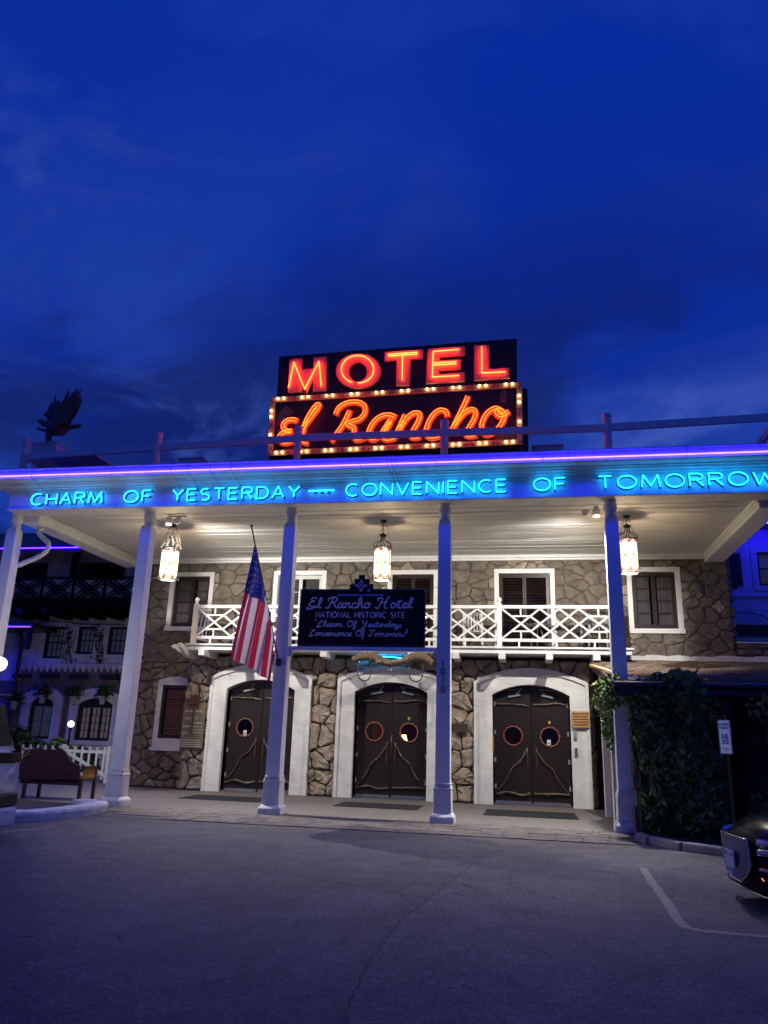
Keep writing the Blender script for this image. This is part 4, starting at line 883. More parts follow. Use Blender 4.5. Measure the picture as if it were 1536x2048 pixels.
        mb_.build('wire_mesh_cage', mat('tan_wire', (.11,.09,.06), .8, .1, spec=.1), t_)
    else:
        for i in range(3 if chains else 2): a = 2.1*i+.5; MB().tube([(x+.05*math.cos(a),y+.05*math.sin(a),6.34),(x+.22*math.cos(a),y+.22*math.sin(a),z1+.01)], .004, 4).build('support_wire', BLACK, t_)
    li = bpy.data.lights.new('lantern_bulb', 'POINT'); li.energy = 105; li.color = (1,.93,.83); li.shadow_soft_size = .05
    lo_ = bpy.data.objects.new('lantern_bulb', li); COL.objects.link(lo_); lo_.parent = t_; lo_.location = (0, 0, (z1-z0)*.45)
lantern(-8.44, 16.85, .03, 'left stained glass lantern in a pale wire cage by the second column', 2)
lantern(-3.18, 16.85, 0, 'middle stained glass lantern hanging above the dark hotel name board', 1)
lantern(2.28, 16.85, .12, 'right stained glass lantern hanging just right of the rightmost column', 0)
# ------------------------------------------------------------------ hanging board between columns
hb_ = empty('name_board', (-3.32, 15.45, 3.28), 'dark maroon hotel name board with stepped crest and lilac script lettering between two columns', 'sign')
def bx(u): return -4.66+(u-70)*.001881
def bz(v): return 3.28+(885-v)*.001789
crest = [(40+30,885),(1495,885),(1495,212),(905,212),(905,152),(860,152),(860,92),(805,92),(805,45),(735,45),(735,92),(688,92),(688,152),(640,152),(640,212),(70,212)]
MB().prism([(bx(u), bz(v)) for u, v in crest], 15.43, 15.475).build('board', MAROON, hb_)
b = MB(); 
def dots(p, q, n_):
    for k in range(n_):
        t = (k+.5)/n_; x, z = p[0]+(q[0]-p[0])*t, p[1]+(q[1]-p[1])*t; b.tube([(x-.008, 15.425, z), (x+.008, 15.425, z)] if abs(p[1]-q[1]) < .01 else [(x, 15.425, z-.008), (x, 15.425, z+.008)], .0085, 5)
dots((bx(72), bz(870)), (bx(1493), bz(870)), 62); dots((bx(80), bz(225)), (bx(80), bz(880)), 28); dots((bx(1485), bz(225)), (bx(1485), bz(880)), 28); dots((bx(72), bz(220)), (bx(640), bz(220)), 24); dots((bx(905), bz(220)), (bx(1493), bz(220)), 26)
b.build('rope_edge', TURQ, hb_)
b = MB(); ribbon(b, [(bx(500), bz(284)), (bx(1035), bz(284))], .030, 15.422, .006); b.prism([(bx(858),bz(205)),(bx(880),bz(230)),(bx(858),bz(255)),(bx(836),bz(230))], 15.422, 15.428); b.build('turquoise_marks', mat('turquoise_paint', (.08,.30,.60), .5, .1), hb_)
b = MB(); zc = (bx(768), bz(172))
P = arcp(zc[0], zc[1], .068, .068, 0, 360, 20); ribbon(b, P, .009, 15.422, .006)
for a in range(4):
    dx, dz = (0,1,0,-1)[a], (1,0,-1,0)[a]
    for o_, l_ in ((-.026,.10),(-.009,.135),(.009,.135),(.026,.10)):
        px_, pz_ = (o_, 0) if dx == 0 else (0, o_); ribbon(b, [(zc[0]+px_+dx*.074, zc[1]+pz_+dz*.074), (zc[0]+px_+dx*l_, zc[1]+pz_+dz*l_)], .007, 15.421-.001*a, .006)
ribbon(b, [(zc[0]-.04,zc[1]-.02),(zc[0]-.02,zc[1]+.005),(zc[0],zc[1]-.01),(zc[0]+.03,zc[1]-.015)], .012, 15.42, .006); ribbon(b, arcp(zc[0]+.005,zc[1]+.02,.018,.014,0,200,6), .008, 15.419, .006)
b.build('sun_emblem', LILAC_PAINT, hb_)
# handwriting: glyphs on a 1-unit cap height, x-height .5, drawn joined
CUR = {
'E': (.70,[[(.62,.86),(.50,1.0),(.30,.98),(.20,.84),(.30,.70),(.48,.66),(.26,.60),(.10,.44),(.12,.22),(.34,.12),(.56,.2),(.60,.06),(.30,-.06),(.02,-.16),(-.08,-.02),(.06,.06)]]),
'C': (.66,[[(.60,.84),(.52,1.0),(.34,.98),(.26,.84),(.38,.72),(.52,.72),(.24,.64),(.10,.40),(.20,.10),(.48,.06),(.30,-.02),(.0,-.12),(-.06,.0),(.08,.04)]]),
'l': (.34,[[(0,.02),(.18,.30),(.32,.74),(.30,.98),(.20,.94),(.12,.50),(.14,.12),(.26,.0),(.38,.10)]]),
'R': (.80,[[(-.10,.10),(-.02,-.02),(.10,.02),(.22,.40),(.34,.96)], [(.02,.66),(.0,.84),(.20,1.0),(.52,1.04),(.70,.90),(.62,.66),(.34,.54),(.50,.44),(.58,.18),(.74,.0),(.90,.08)]]),
'H': (1.0,[[(-.10,.12),(-.04,-.02),(.10,.0),(.26,.44),(.36,.94),(.16,.98),(-.02,.84),(.08,.70)], [(.22,.50),(.52,.54),(.76,.66)], [(.92,1.06),(.78,1.02),(.66,.60),(.56,.16),(.66,-.04),(.82,.02)]]),
'a': (.50,[[(.38,.42),(.22,.50),(.06,.34),(.04,.10),(.16,.0),(.30,.14),(.40,.46),(.36,.14),(.44,.0),(.56,.10)]]),
'n': (.56,[[(.0,.44),(.10,.48),(.12,.0),(.14,.30),(.28,.50),(.38,.44),(.38,.12),(.46,.0),(.60,.10)]]), 'm': (.80,[[(.0,.44),(.10,.48),(.12,.0),(.14,.30),(.26,.50),(.34,.42),(.34,.02),(.38,.32),(.50,.50),(.60,.42),(.60,.12),(.68,.0),(.82,.10)]]),
'c': (.42,[[(.38,.40),(.26,.50),(.08,.38),(.04,.12),(.16,.0),(.32,.04),(.46,.14)]]), 'e': (.42,[[(.0,.14),(.22,.22),(.36,.38),(.26,.50),(.10,.40),(.04,.14),(.18,.0),(.34,.04),(.46,.14)]]),
'h': (.56,[[(0,.04),(.18,.30),(.30,.76),(.26,1.0),(.16,.92),(.10,.40),(.10,.0),(.14,.30),(.28,.50),(.38,.42),(.38,.12),(.46,.0),(.60,.10)]]), 'o': (.50,[[(.26,.50),(.08,.38),(.06,.10),(.20,.0),(.38,.12),(.38,.40),(.26,.50),(.34,.38),(.54,.40)]]),
't': (.40,[[(.0,.06),(.14,.40),(.20,.84),(.14,.30),(.18,.02),(.30,.0),(.44,.12)], [(-.02,.62),(.40,.66)]]), 'O': (.72,[[(.36,1.0),(.12,.82),(.04,.40),(.20,.04),(.46,.06),(.62,.42),(.54,.84),(.34,.98),(.28,.84),(.50,.82),(.72,.92)]]),
'f': (.40,[[(.0,.10),(.20,.40),(.32,.80),(.26,1.0),(.16,.90),(.10,.30),(.06,-.30),(.14,-.46),(.24,-.30),(.16,-.02),(.40,.12)]]), 'r': (.42,[[(.0,.10),(.12,.44),(.14,.54),(.20,.42),(.32,.44),(.30,.10),(.36,.0),(.46,.10)]]),
'Y': (.80,[[(.0,.86),(.10,1.0),(.24,.92),(.18,.60),(.30,.44),(.48,.54),(.66,1.0),(.52,.30),(.34,-.30),(.14,-.42),(.08,-.26),(.34,-.04),(.62,.10)]]), 's': (.40,[[(.0,.06),(.16,.34),(.22,.52),(.30,.30),(.28,.06),(.12,.0),(.06,.08),(.28,.02),(.44,.12)]]),
'd': (.54,[[(.36,.42),(.20,.50),(.05,.34),(.04,.10),(.16,.0),(.30,.14),(.46,.98),(.38,.20),(.44,.0),(.58,.10)]]), 'y': (.50,[[(.0,.40),(.08,.48),(.08,.14),(.18,.02),(.32,.16),(.38,.48),(.28,-.20),(.14,-.44),(.04,-.36),(.10,-.18),(.54,.16),(.66,.40)]]),
'v': (.46,[[(.0,.42),(.08,.48),(.10,.10),(.20,.0),(.34,.20),(.36,.48),(.50,.42)]]), 'w': (.66,[[(.0,.42),(.06,.48),(.08,.10),(.18,.0),(.30,.20),(.30,.10),(.40,.0),(.54,.20),(.54,.46),(.62,.60),(.76,.62),(.82,.78),(.72,.84)]]),
'i': (.26,[[(.0,.12),(.12,.46),(.10,.10),(.18,.0),(.30,.10)], [(.16,.66),(.18,.70)]]), 'T': (.70,[[(.02,.80),(.06,.98),(.30,.92),(.56,.92),(.72,1.02)], [(.42,.92),(.32,.40),(.20,.04),(.04,.02),(.0,.14),(.12,.14)]]), ',': (.2,[[(.10,.06),(.12,-.04),(.04,-.18)]]), '"': (.3,[[(.0,1.12),(-.06,.96)],[(.12,1.14),(.06,.98)]])}
def script(par, text, xa, xb, zb_, h, wd_, m_, y_=15.421, name='lettering'):
    o, tot = lay(text, .0, .50, CUR); k_ = (xb-xa)/tot
    b = MB()
    for gi, (ch, x, st) in enumerate(o):
        for s_ in st:
            P = smooth([((x+p[0])*k_+xa+.10*p[1]*h, zb_+p[1]*h, 0) for p in s_], 4)
            ribbon(b, [(p.x, p.y) for p in P], wd_, y_-.0011*(gi % 5), .004, dy=.00006)
    return b.build(name, m_, par, fixn=False)
def block(par, text, xa, xb, zb_, h, wd_, m_, y_=15.421, name='lettering', gap=.28, space=.7):
    o, tot = lay(text, gap, space); k_ = (xb-xa)/tot; b = MB()
    for ch, x, st in o:
        for si, s_ in enumerate(st): ribbon(b, [(xa+(x+p[0])*k_, zb_+p[1]*h) for p in s_], wd_, y_-.0007*si, .004, dy=.0001)
    return b.build(name, m_, par, fixn=False)
script(hb_, 'El Rancho Hotel', bx(165), bx(1345), bz(436), .215, .024, LILAC_PAINT)
block(hb_, 'NATIONAL HISTORIC SITE', bx(268), bx(1268), bz(548), .112, .017, LILAC_PAINT)
script(hb_, '"Charm Of Yesterday,', bx(258), bx(1235), bz(655), .125, .015, LILAC_PAINT)
script(hb_, 'Convenience Of Tomorrow"', bx(205), bx(1310), bz(762), .125, .015, LILAC_PAINT)
MB().box(-4.84,-1.73,15.40,15.50,3.195,3.275).build('carrying_bar', WHITE, hb_, bevel=.006)
for x in (-4.80,-1.76): MB().box(x-.035,x+.035,15.41,15.49,3.08,3.195).build('bar_bracket', WHITE, hb_)
for (p, q) in (((-4.62,15.45,4.47),(-4.84,15.45,4.5)), ((-2.0,15.45,4.47),(-1.73,15.45,4.52))): MB().tube([p, q], .004, 4).build('stay_wire', BLACK, hb_)
# ------------------------------------------------------------------ flag on the column
fg = empty('flag', (-4.97, 15.28, 2.97), 'stars and stripes flag hanging limp from a dark pole on the second visible column', 'flag')
pt, pb = at(503,1053,'Y',14.0), at(557,1322,'Y',15.27)
MB().tube([pb, pt], .016, 8).build('flag_pole', BLACK, fg); MB().lathe([(.03,0),(.03,.03)], tuple(pt), 8).build('pole_cap', BLACK, fg)
MB().box(pb.x-.04, pb.x+.04, 15.22, 15.31, pb.z-.10, pb.z+.05).build('pole_socket', BLACK, fg)
grid = {(0,0):(415,300),(0,.4):(292,868),(0,1):(120,1662),(.54,0):(543,905),(.54,.4):(556,1012),(.54,1):(392,1800),(1,0):(655,1440),(1,.4):(640,1580),(1,1):(605,1955)}
def fpt(s, t):
    a = (0,.54) if s <= .54 else (.54,1); c = (0,.4) if t <= .4 else (.4,1); u = (s-a[0])/(a[1]-a[0]); v = (t-c[0])/(c[1]-c[0])
    g_ = lambda i, j: Vector(grid[(a[i], c[j])])
    p = g_(0,0)*(1-u)*(1-v)+g_(1,0)*u*(1-v)+g_(0,1)*(1-u)*v+g_(1,1)*u*v
    edge = min(1, 4*t)*min(1, 6*s)*min(1, 6*(1-s)); p.x += 24*math.sin(s*22+1.2*t)*edge
    return at(440+p.x*.16605, 1040+p.y*.16602, 'Y', 14.06+.95*s+.11*math.sin(s*21+1.0+t*1.2)*min(1, 3*t)+.03*math.sin(s*9+t*5))
def clothm(name, col):
    m, t, b = nmat(name); b.inputs['Base Color'].default_value = (*col, 1); b.inputs['Roughness'].default_value = .75; b.inputs['Sheen Weight'].default_value = .2
    n = t.nodes.new; l = t.links.new; g = n('ShaderNodeNewGeometry'); no = n('ShaderNodeTexNoise'); no.inputs['Scale'].default_value = 9; no.inputs['Detail'].default_value = 4; mp = n('ShaderNodeMapping'); mp.inputs['Scale'].default_value = (3,1,.5); l(g.outputs['Position'], mp.inputs[0]); l(mp.outputs[0], no.inputs[0])
    bp = n('ShaderNodeBump'); bp.inputs['Strength'].default_value = .5; bp.inputs['Distance'].default_value = .03; l(no.outputs[0], bp.inputs['Height']); l(bp.outputs[0], b.inputs['Normal'])
    tl = n('ShaderNodeBsdfTranslucent'); tl.inputs[0].default_value = (*[min(1, c*1.1) for c in col], 1); mx = n('ShaderNodeMixShader'); mx.inputs[0].default_value = .13; l(b.outputs[0], mx.inputs[1]); l(tl.outputs[0], mx.inputs[2]); l(mx.outputs[0], t.nodes['Material Output'].inputs[0]); return m
FR, FW, FB = clothm('flag_red', (.62,.02,.045)), clothm('flag_white', (.85,.85,.88)), clothm('flag_blue', (.015,.022,.20))
b = MB(); ns, nt_ = 91, 30; vs = [fpt(i/ns, j/nt_) for i in range(ns+1) for j in range(nt_+1)]
for i in range(ns):
    for j in range(nt_):
        st_ = int((i+.5)/ns*13); mi = 2 if (st_ < 7 and j < nt_*.4) else (0 if st_ % 2 == 0 else 1)
        b.f.append([i*(nt_+1)+j, (i+1)*(nt_+1)+j, (i+1)*(nt_+1)+j+1, i*(nt_+1)+j+1]); b.m.append(mi); b.sm.append(True)
b.v = [tuple(v) for v in vs]; cloth = b.build('cloth', [FR, FW, FB], fg, fixn=False)
b = MB()
for r in range(9):
    for c in range(6 if r % 2 == 0 else 5):
        s0, t0 = (r+1)/10*.54, ((c+.5)/6 if r % 2 == 0 else (c+1)/6)*.4; pts_ = []
        for k in range(10): a = k*PI/5; rr_ = .019 if k % 2 == 0 else .008; pts_.append(fpt(s0+rr_*math.cos(a)*1.1, min(.4, max(0.001, t0+rr_*math.sin(a)*.8)))+Vector((0,-.007,0)))
        b.add(pts_, [tuple(range(10))])
b.build('stars', FW, cloth, fixn=False)
# ------------------------------------------------------------------ ox yoke over the middle door
yk = empty('ox_yoke', (-3.30, 19.10, 3.35), 'carved wooden ox yoke with two bent bows and faint lettering hanging over the middle door', 'yoke')
Y_ = 19.10
YK = 19.10/19.80
ctr = [(x*YK, 1.55+(z-1.55)*YK) for x, z in [(-4.44,3.43),(-4.28,3.49),(-4.05,3.53),(-3.85,3.49),(-3.62,3.40),(-3.42,3.36),(-3.22,3.39),(-3.0,3.46),(-2.80,3.53),(-2.62,3.53),(-2.46,3.46),(-2.34,3.38)]]
P = smooth([(x, Y_, z) for x, z in ctr], 4); b = MB(); nP = len(P)
b.tube(P, [.085+.03*math.sin(PI*i/nP*2)**2+.012*math.sin(i*1.9) for i in range(nP)], 12); b.build('beam', YOKEWOOD, yk)
for cx_ in (-4.12*YK,-2.76*YK):
    MB().tube(smooth([(cx_-.16,Y_,3.50),(cx_-.165,Y_,3.27),(cx_-.17,Y_,3.04),(cx_-.12,Y_,2.90),(cx_,Y_,2.85),(cx_+.12,Y_,2.90),(cx_+.165,Y_,3.04),(cx_+.16,Y_,3.27),(cx_+.155,Y_,3.50)],5), .017, 8).build('bow', BRANCH, yk)
MB().tube([(-3.33+.055*math.cos(a), Y_, 3.15+.06*math.sin(a)) for a in [2*PI*k/16 for k in range(16)]], .010, 6, True).build('iron_ring', STEEL, yk)
MB().box(-3.36,-3.30,Y_-.03,Y_+.03,3.20,3.26).build('ring_staple', BLACK, yk)
for x in (-3.95,-2.82): MB().tube([(x, Y_, 3.45), (x, 19.30, 3.52)], .012, 6).build('wall_hook', BLACK, yk)
b = MB(); o, tot = lay('OF YESTERDAY', .3, .8); 
for ch, x, st in o:
    t_ = .40+.27*x/tot; i_ = int(t_*(nP-1)); base_ = P[i_]; k_ = .060
    for s_ in st: ribbon(b, [(-3.66+x/tot*.80+q[0]*k_, base_.z-.02+q[1]*.055) for q in s_], .009, Y_-.125, .004)
b.build('carved_lettering', LETTER_CREAM, yk, fixn=False)
an = MB().tube(smooth([(-4.36,20.10,3.40),(-4.15,20.08,3.52),(-3.9,20.08,3.56),(-3.6,20.08,3.55),(-3.1,20.10,3.52)],5), .012, 6)
tag(an.build('neon_accent_tube', NEON_AQUA), 'short sky blue neon tube glowing on the stone behind the ox yoke', 'neon tube')
# lettering on the history board, on the small wooden notice
hbo = bpy.data.objects['history_board']
def child_text(par, fn, *a, **k): o = fn(None, *a, **k); o.parent = par; return o
LIT = [('ERECTED', -9.12,-8.90,2.00,.05), ('HOTEL', -8.80,-8.60,2.00,.05), ('YEAR', -9.12,-8.94,1.80,.06), ('R', -8.82,-8.72,1.79,.10), ('EARTH', -9.14,-8.94,1.60,.05), ('OWNER OF', -8.82,-8.60,1.70,.035), ('DAY', -9.15,-9.0,1.42,.06)]
for t_, a, c, z, h in LIT:
    block(hbo, t_, a, c, z, h, .011, LETTER_CREAM, 20.096)
for z in (1.62,1.54,1.47): 
    b = MB(); x = -8.84
    while x < -8.58: l_ = rw.uniform(.02,.05); ribbon(b, [(x,z),(min(x+l_,-8.57),z)], .022, 20.096, .003); x += l_+.012
    b.build('faded_line', LETTER_CREAM, hbo)
for z in (1.27,1.21,1.16,1.11):
    b = MB(); x = -9.14
    while x < -8.62: l_ = rw.uniform(.02,.06); ribbon(b, [(x,z),(min(x+l_,-8.6),z)], .02, 20.096, .003); x += l_+.012
    b.build('faded_line', LETTER_CREAM, hbo)
wso = bpy.data.objects['opening_notice_sign']
for i, z in enumerate((2.21,2.145,2.08,2.015,1.95)):
    b = MB(); x = 1.15+.02*(i % 2)
    while x < 1.50: l_ = rw.uniform(.03,.07); ribbon(b, [(x,z),(min(x+l_,1.52),z)], .026, 20.050, .003); x += l_+.015
    b.build('dark_lettering', BLACK, wso)
# ------------------------------------------------------------------ big neon roof sign
SY = 17.0
def Z1(u, v, y=SY): p = at(520+u*.35807, 660+v*.35800, 'Y', y); return (p.x, p.z)
rs = empty('motel_roof_sign', (-3.1, 17.2, 7.2), 'large black roof sign with red neon MOTEL over orange neon script framed by marquee bulbs', 'sign')
up = [Z1(108,146), Z1(1434,45), Z1(1436,300), Z1(94,385)]
MB().prism([up[3], up[2], up[1], up[0]], SY+.02, SY+.34).build('upper_cabinet', SIGNBLACK, rs)
lw_ = [Z1(60,380), Z1(1463,294), Z1(1466,642), Z1(42,706)]
MB().prism([lw_[3], lw_[2], lw_[1], lw_[0]], SY, SY+.42).build('lower_cabinet', SIGNBLACK, rs)
MB().prism([(lw_[1][0]+.004, lw_[1][1]-.1), (lw_[1][0]+.13, lw_[1][1]-.12), (lw_[2][0]+.14, lw_[2][1]-.02), (lw_[2][0]+.004, lw_[2][1]-.01)], SY+.10, SY+.40).build('end_cabinet', SIGNBLACK, rs)
MB().prism([(up[0][0]-.002, up[0][1]), (up[0][0]-.012, up[0][1]), (up[3][0]-.012, up[3][1]), (up[3][0]-.002, up[3][1])], SY+.03, SY+.33).build('side_panel', REDSIDE, rs)
inn = [Z1(88,405), Z1(1432,324), Z1(1434,612), Z1(74,675)]
b = MB(); ringprism(b, lw_, inn, SY-.035, SY-.001, 0, True); b.build('marquee_frame', GOLD, rs)
# patches of flaked enamel
PEEL = mat('flaked_grey_patch', (.10,.075,.085), .7, .5, 20)
for u, v, w_, h_ in ((150,455,14,16),(104,500,16,22),(1358,372,10,20),(1375,598,34,12),(120,560,12,14),(1262,560,16,9)):
    c = Z1(u, v); rr_ = random.Random(u); MB().prism([(c[0]+w_*.012*rr_.uniform(.5,1)*math.cos(a), c[1]+h_*.012*rr_.uniform(.5,1)*math.sin(a)) for a in [k*PI/5 for k in range(10)]], SY-.003, SY-.0005).build('flaked_patch', PEEL, rs)
# bulbs
BULB = MB().lathe([(.012,0),(.021,.010),(.026,.025),(.022,.040),(.009,.050)], (0,0,0), 10); BULB.v = [(x, -z, y) for x, y, z in BULB.v]
bulb_on = None
def bulb(p, on):
    global bulb_on, bulb_off
    if on and bulb_on: o = bulb_on.copy(); COL.objects.link(o)
    elif not on and 'bulb_off' in globals() and bulb_off: o = bulb_off.copy(); COL.objects.link(o)
    else:
        o = BULB.build('bulb', BULB_ON if on else BULB_OFF); o.parent = rs
        if on: bulb_on = o
        else: bulb_off = o
    o.location = Vector((p[0], SY-.036, p[1])) - Vector(WL[rs])
bulb_off = None
k = 0
def runb(p, q, n_, ph):
    for i in range(n_): t = i/(n_-1); bulb((p[0]+(q[0]-p[0])*t, p[1]+(q[1]-p[1])*t), (i+ph) % 4 < 2)
runb(Z1(70,390), Z1(1448,303), 40, 3); runb(Z1(60,690), Z1(1450,626), 40, 3); runb(Z1(68,422), Z1(58,658), 8, 3); runb(Z1(1447,336), Z1(1450,588), 8, 3)
# MOTEL: raised red letters and their tubes
def letter(poly, tubes, hole=None):
    P = [Z1(u, v) for u, v in poly]; b = MB()
    if hole: ringprism(b, P, [Z1(u, v) for u, v in hole], SY-.045, SY+.018, 0, True)
    else: b.prism(P[::-1], SY-.045, SY+.018)
    lo = b.build('letter', LETRED, rs); tb = MB()
    for t_ in tubes:
        for sg in (corners_split(t_) if not hole else [t_]): tb.tube([(Z1(u, v)[0], SY-.095, Z1(u, v)[1]) for u, v in sg], .0135, 6)
    tb.build('neon_tube', NEON_RED, lo)
letter([(168,166),(238,161),(237,224),(300,220),(303,158),(375,153),(370,340),(298,344),(299,275),(264,356),(234,278),(232,348),(158,352)], [[(166,330),(195,188),(255,340),(335,185),(347,322)]])
el = [(551+126*math.cos(a), 233+97*math.sin(a)) for a in [2*PI*k/36 for k in range(36)]]; eh = [(549+50*math.cos(a), 238+54*math.sin(a)) for a in [2*PI*k/36 for k in range(36)]]
letter(el, [[(549+90*math.cos(a), 229+77*math.sin(a)) for a in [1.9+2*PI*k/36 for k in range(35)]]], eh)
letter([(697,128),(912,113),(910,163),(843,168),(836,310),(760,314),(765,173),(697,178)], [[(718,146),(882,134)],[(718,156),(882,144)],[(799,150),(797,288)]])
letter([(937,110),(1145,96),(1143,144),(1006,153),(1004,176),(1125,168),(1124,222),(1002,230),(1001,252),(1144,240),(1143,290),(928,303)], [[(1113,118),(970,130),(965,272),(1113,264)],[(974,194),(1100,186)],[(974,206),(1098,198)]])
letter([(1198,92),(1280,87),(1280,222),(1393,216),(1393,272),(1196,285)], [[(1240,103),(1240,250),(1372,243)]])
# El Rancho script: orange channel letters, each traced stroke with a pair of tubes
SCR = {'e': [[(215,515),(190,507),(158,512),(137,532),(137,556),(158,572),(188,570)], [(182,576),(148,576),(120,592),(112,616),(132,634),(168,634),(198,622)]],
'l': [[(196,628),(238,566),(296,486),(334,434),(326,424),(300,452),(262,518),(246,570),(240,608),(252,632),(278,634)]],
'r': [[(508,450),(470,530),(424,598),(400,632)], [(424,482),(446,440),(492,414),(550,410),(588,432),(588,472),(560,506),(516,520),(492,532),(508,546),(530,556),(530,590),(536,616),(570,616),(602,602)]],
'a': [[(765,495),(722,480),(672,492),(632,530),(610,578),(612,606),(640,616),(680,588),(716,534),(740,502)], [(736,512),(704,570),(692,604),(716,618),(762,606)]],
'n': [[(815,475),(790,530),(766,584),(750,612)], [(776,572),(820,504),(860,472),(894,476),(890,510),(864,560),(846,594),(866,610),(902,600)]],
'c': [[(1050,492),(1040,462),(1002,456),(962,490),(936,544),(930,588),(956,606),(1000,600),(1042,576)]],
'h': [[(1166,370),(1130,450),(1090,530),(1062,592)], [(1080,552),(1130,482),(1176,452),(1204,462),(1198,502),(1164,560),(1150,584),(1170,600),(1212,590)]],
'o': [[(1362,470),(1340,452),(1308,446),(1266,476),(1240,530),(1246,574),(1280,590),(1324,564),(1360,512),(1362,472),(1332,456),(1322,474),(1350,490),(1396,462)]]}
for ch, strokes in SCR.items():
    b = MB(); tb = MB()
    for si, st in enumerate(strokes):
        P = smooth([(u, v, 0) for u, v in st], 5); C_ = [Z1(p.x, p.y) for p in P]
        ribbon(b, C_, .160, SY-.040-.004*si, .055, dy=.0005)
        for off in (-.036, .036):
            Q = []
            for i in range(len(C_)):
                a, c = Vector(C_[max(i-1, 0)]), Vector(C_[min(i+1, len(C_)-1)]); d = (c-a).normalized(); Q.append((C_[i][0]-d.y*off, SY-.10-.0006*i, C_[i][1]+d.x*off))
            tb.tube(Q[1:-1], .0080, 6)
    lo = b.build('script_letter', LETORANGE, rs, fixn=False); tb.build('neon_tube', NEON_ORANGE, lo)
IRON = mat('red_oxide_iron', (.16,.045,.035), .7, .3, 8)
for x in (-6.15, -4.6, -3.1, -1.6, .0): MB().box(x-.04, x+.04, SY+.12, SY+.2, 7.17, 8.22).build('support_post', IRON, rs); MB().bar((x, SY+.2, 8.4), (x, SY+1.6, 7.2), .05, .05).build('rear_brace', IRON, rs)
MB().box(-6.2,.05,SY+.1,SY+.2,8.02,8.09).build('support_rail', IRON, rs)
# ------------------------------------------------------------------ eagle on its pedestal
BRONZE = mat('dark_eagle_bronze', (.20,.10,.085), .6, .5, 12, .5, 40, metal=.1)
tag(MB().box(-12.10,-11.42,16.05,16.9,7.945,8.36).box(-12.13,-11.39,16.02,16.93,8.32,8.37).build('statue_pedestal', WHITE_OLD, bevel=.008), 'white painted box pedestal on the left corner of the porch roof railing', 'pedestal')
ea = empty('eagle_statue', (-11.75, 16.4, 8.37), 'dark metal eagle statue with raised wings on a white box at the left roof corner', 'statue')
def E(u, v, y=16.4): p = at(60+u*.09115, 770+v*.09115, 'Y', y); return Vector((p.x, y, p.z))
b = MB(); P = smooth([E(175,785),E(225,790),E(290,830),E(370,870),E(450,900),E(560,950),E(680,960),E(790,930),E(870,910)], 4); n = len(P)
RR = [.005,.060,.085,.085,.13,.20,.19,.13,.07]; rr_ = [RR[min(8, int(i/(n-1)*8))]*(1-((i/(n-1)*8) % 1))+RR[min(8, int(i/(n-1)*8)+1)]*((i/(n-1)*8) % 1) for i in range(n)]
b.tube(P, rr_, 12); b.tube([E(200,770)+Vector((0,-.02,0)), E(178,790), E(170,806)], [.035,.022,.004], 8); body = b.build('body', BRONZE, ea)
def feather(p, q, w_, y, th=.02, par=ea, name='feather'):
    p, q = Vector(p), Vector(q); d = (q-p); L_ = d.length; d.normalize(); s = Vector((d.z, 0, -d.x)); prof = ((0,.35),(.25,.8),(.6,1),(.85,.75),(.95,.45),(1,.05))
    b = MB(); top = [p+d*L_*t+s*w_*k/2 for t, k in prof]; bot = [p+d*L_*t-s*w_*k/2 for t, k in prof]; rid = [p+d*L_*t+Vector((0,-th,0)) for t, k in prof]
    m_ = len(prof); vs = top+bot+rid+[r_+Vector((0,2*th,0)) for r_ in rid]; fs = []
    for i in range(m_-1):
        fs += [(i, i+1, 2*m_+i+1, 2*m_+i), (2*m_+i, 2*m_+i+1, m_+i+1, m_+i), (m_+i, m_+i+1, 3*m_+i+1, 3*m_+i), (3*m_+i, 3*m_+i+1, i+1, i)]
    b.add(vs, fs); return b.build(name, BRONZE, par, fixn=False)
for side, (y, roots, tips, w_) in enumerate(((16.15, [(560,880),(585,870),(610,860),(640,860),(665,860),(690,870),(710,880),(725,890),(740,900),(750,910),(760,915)], [(860,110),(955,150),(1050,70),(1120,110),(1140,215),(1145,300),(1130,380),(1090,470),(1045,560),(1010,625),(900,790)], .13),
                                             (16.75, [(470,850),(480,850),(495,850),(510,860),(530,860)], [(420,450),(470,360),(560,225),(620,320),(640,330)], .10))):
    # arm of the wing
    b = MB(); e0 = E(*roots[0], y); e1 = E(roots[0][0]+(40 if side == 0 else -60), 600, y); e2 = E(tips[0][0]-90, tips[0][1]+240, y)
    b.tube(smooth([E(520,900,16.4), e0, e1, e2], 4), [.11]*4+[.09]*4+[.05]*5, 8); wg = b.build('wing', BRONZE, ea)
    for i, (r_, t_) in enumerate(zip(roots, tips)): feather(E(*r_, y+.015*i), E(*t_, y+.02*i), w_, y, .015, wg)
    if side == 0:
        for i, t_ in enumerate(((700,360),(780,420),(860,460),(900,560),(900,660),(860,760))): feather(E(600,840,y-.04), E(*t_, y-.05), .17, y, .02, wg)
    else:
        for i, t_ in enumerate(((430,560),(470,520),(520,500))): feather(E(490,840,y-.04), E(*t_, y-.05), .10, y, .02, wg)
for i, t_ in enumerate(((1140,885),(1120,905),(1060,915),(1000,930),(940,945),(880,970))): feather(E(740,945,16.35+.03*i), E(*t_, 16.35+.03*i), .12, 0, .015)
b = MB()
for dy, pts in ((-.08, [(470,1000),(400,1090),(370,1170),(380,1240)]), (.08, [(500,1010),(440,1090),(430,1180),(440,1250)])): b.tube([E(u, v, 16.4+dy) for u, v in pts], [.10,.07,.045,.035], 8)
for (u, v) in ((340,1255),(400,1262),(455,1262),(520,1270)): b.tube([E(400+(u-400)*.3,1235), E(u,1240), E(u,v+8)], [.03,.022,.006], 6)
b.build('leg', BRONZE, ea)
b = MB(); b.tube(smooth([E(400,980,16.2),E(320,1000,16.2),E(240,975,16.2),E(165,950,16.2)],3), .035, 7)
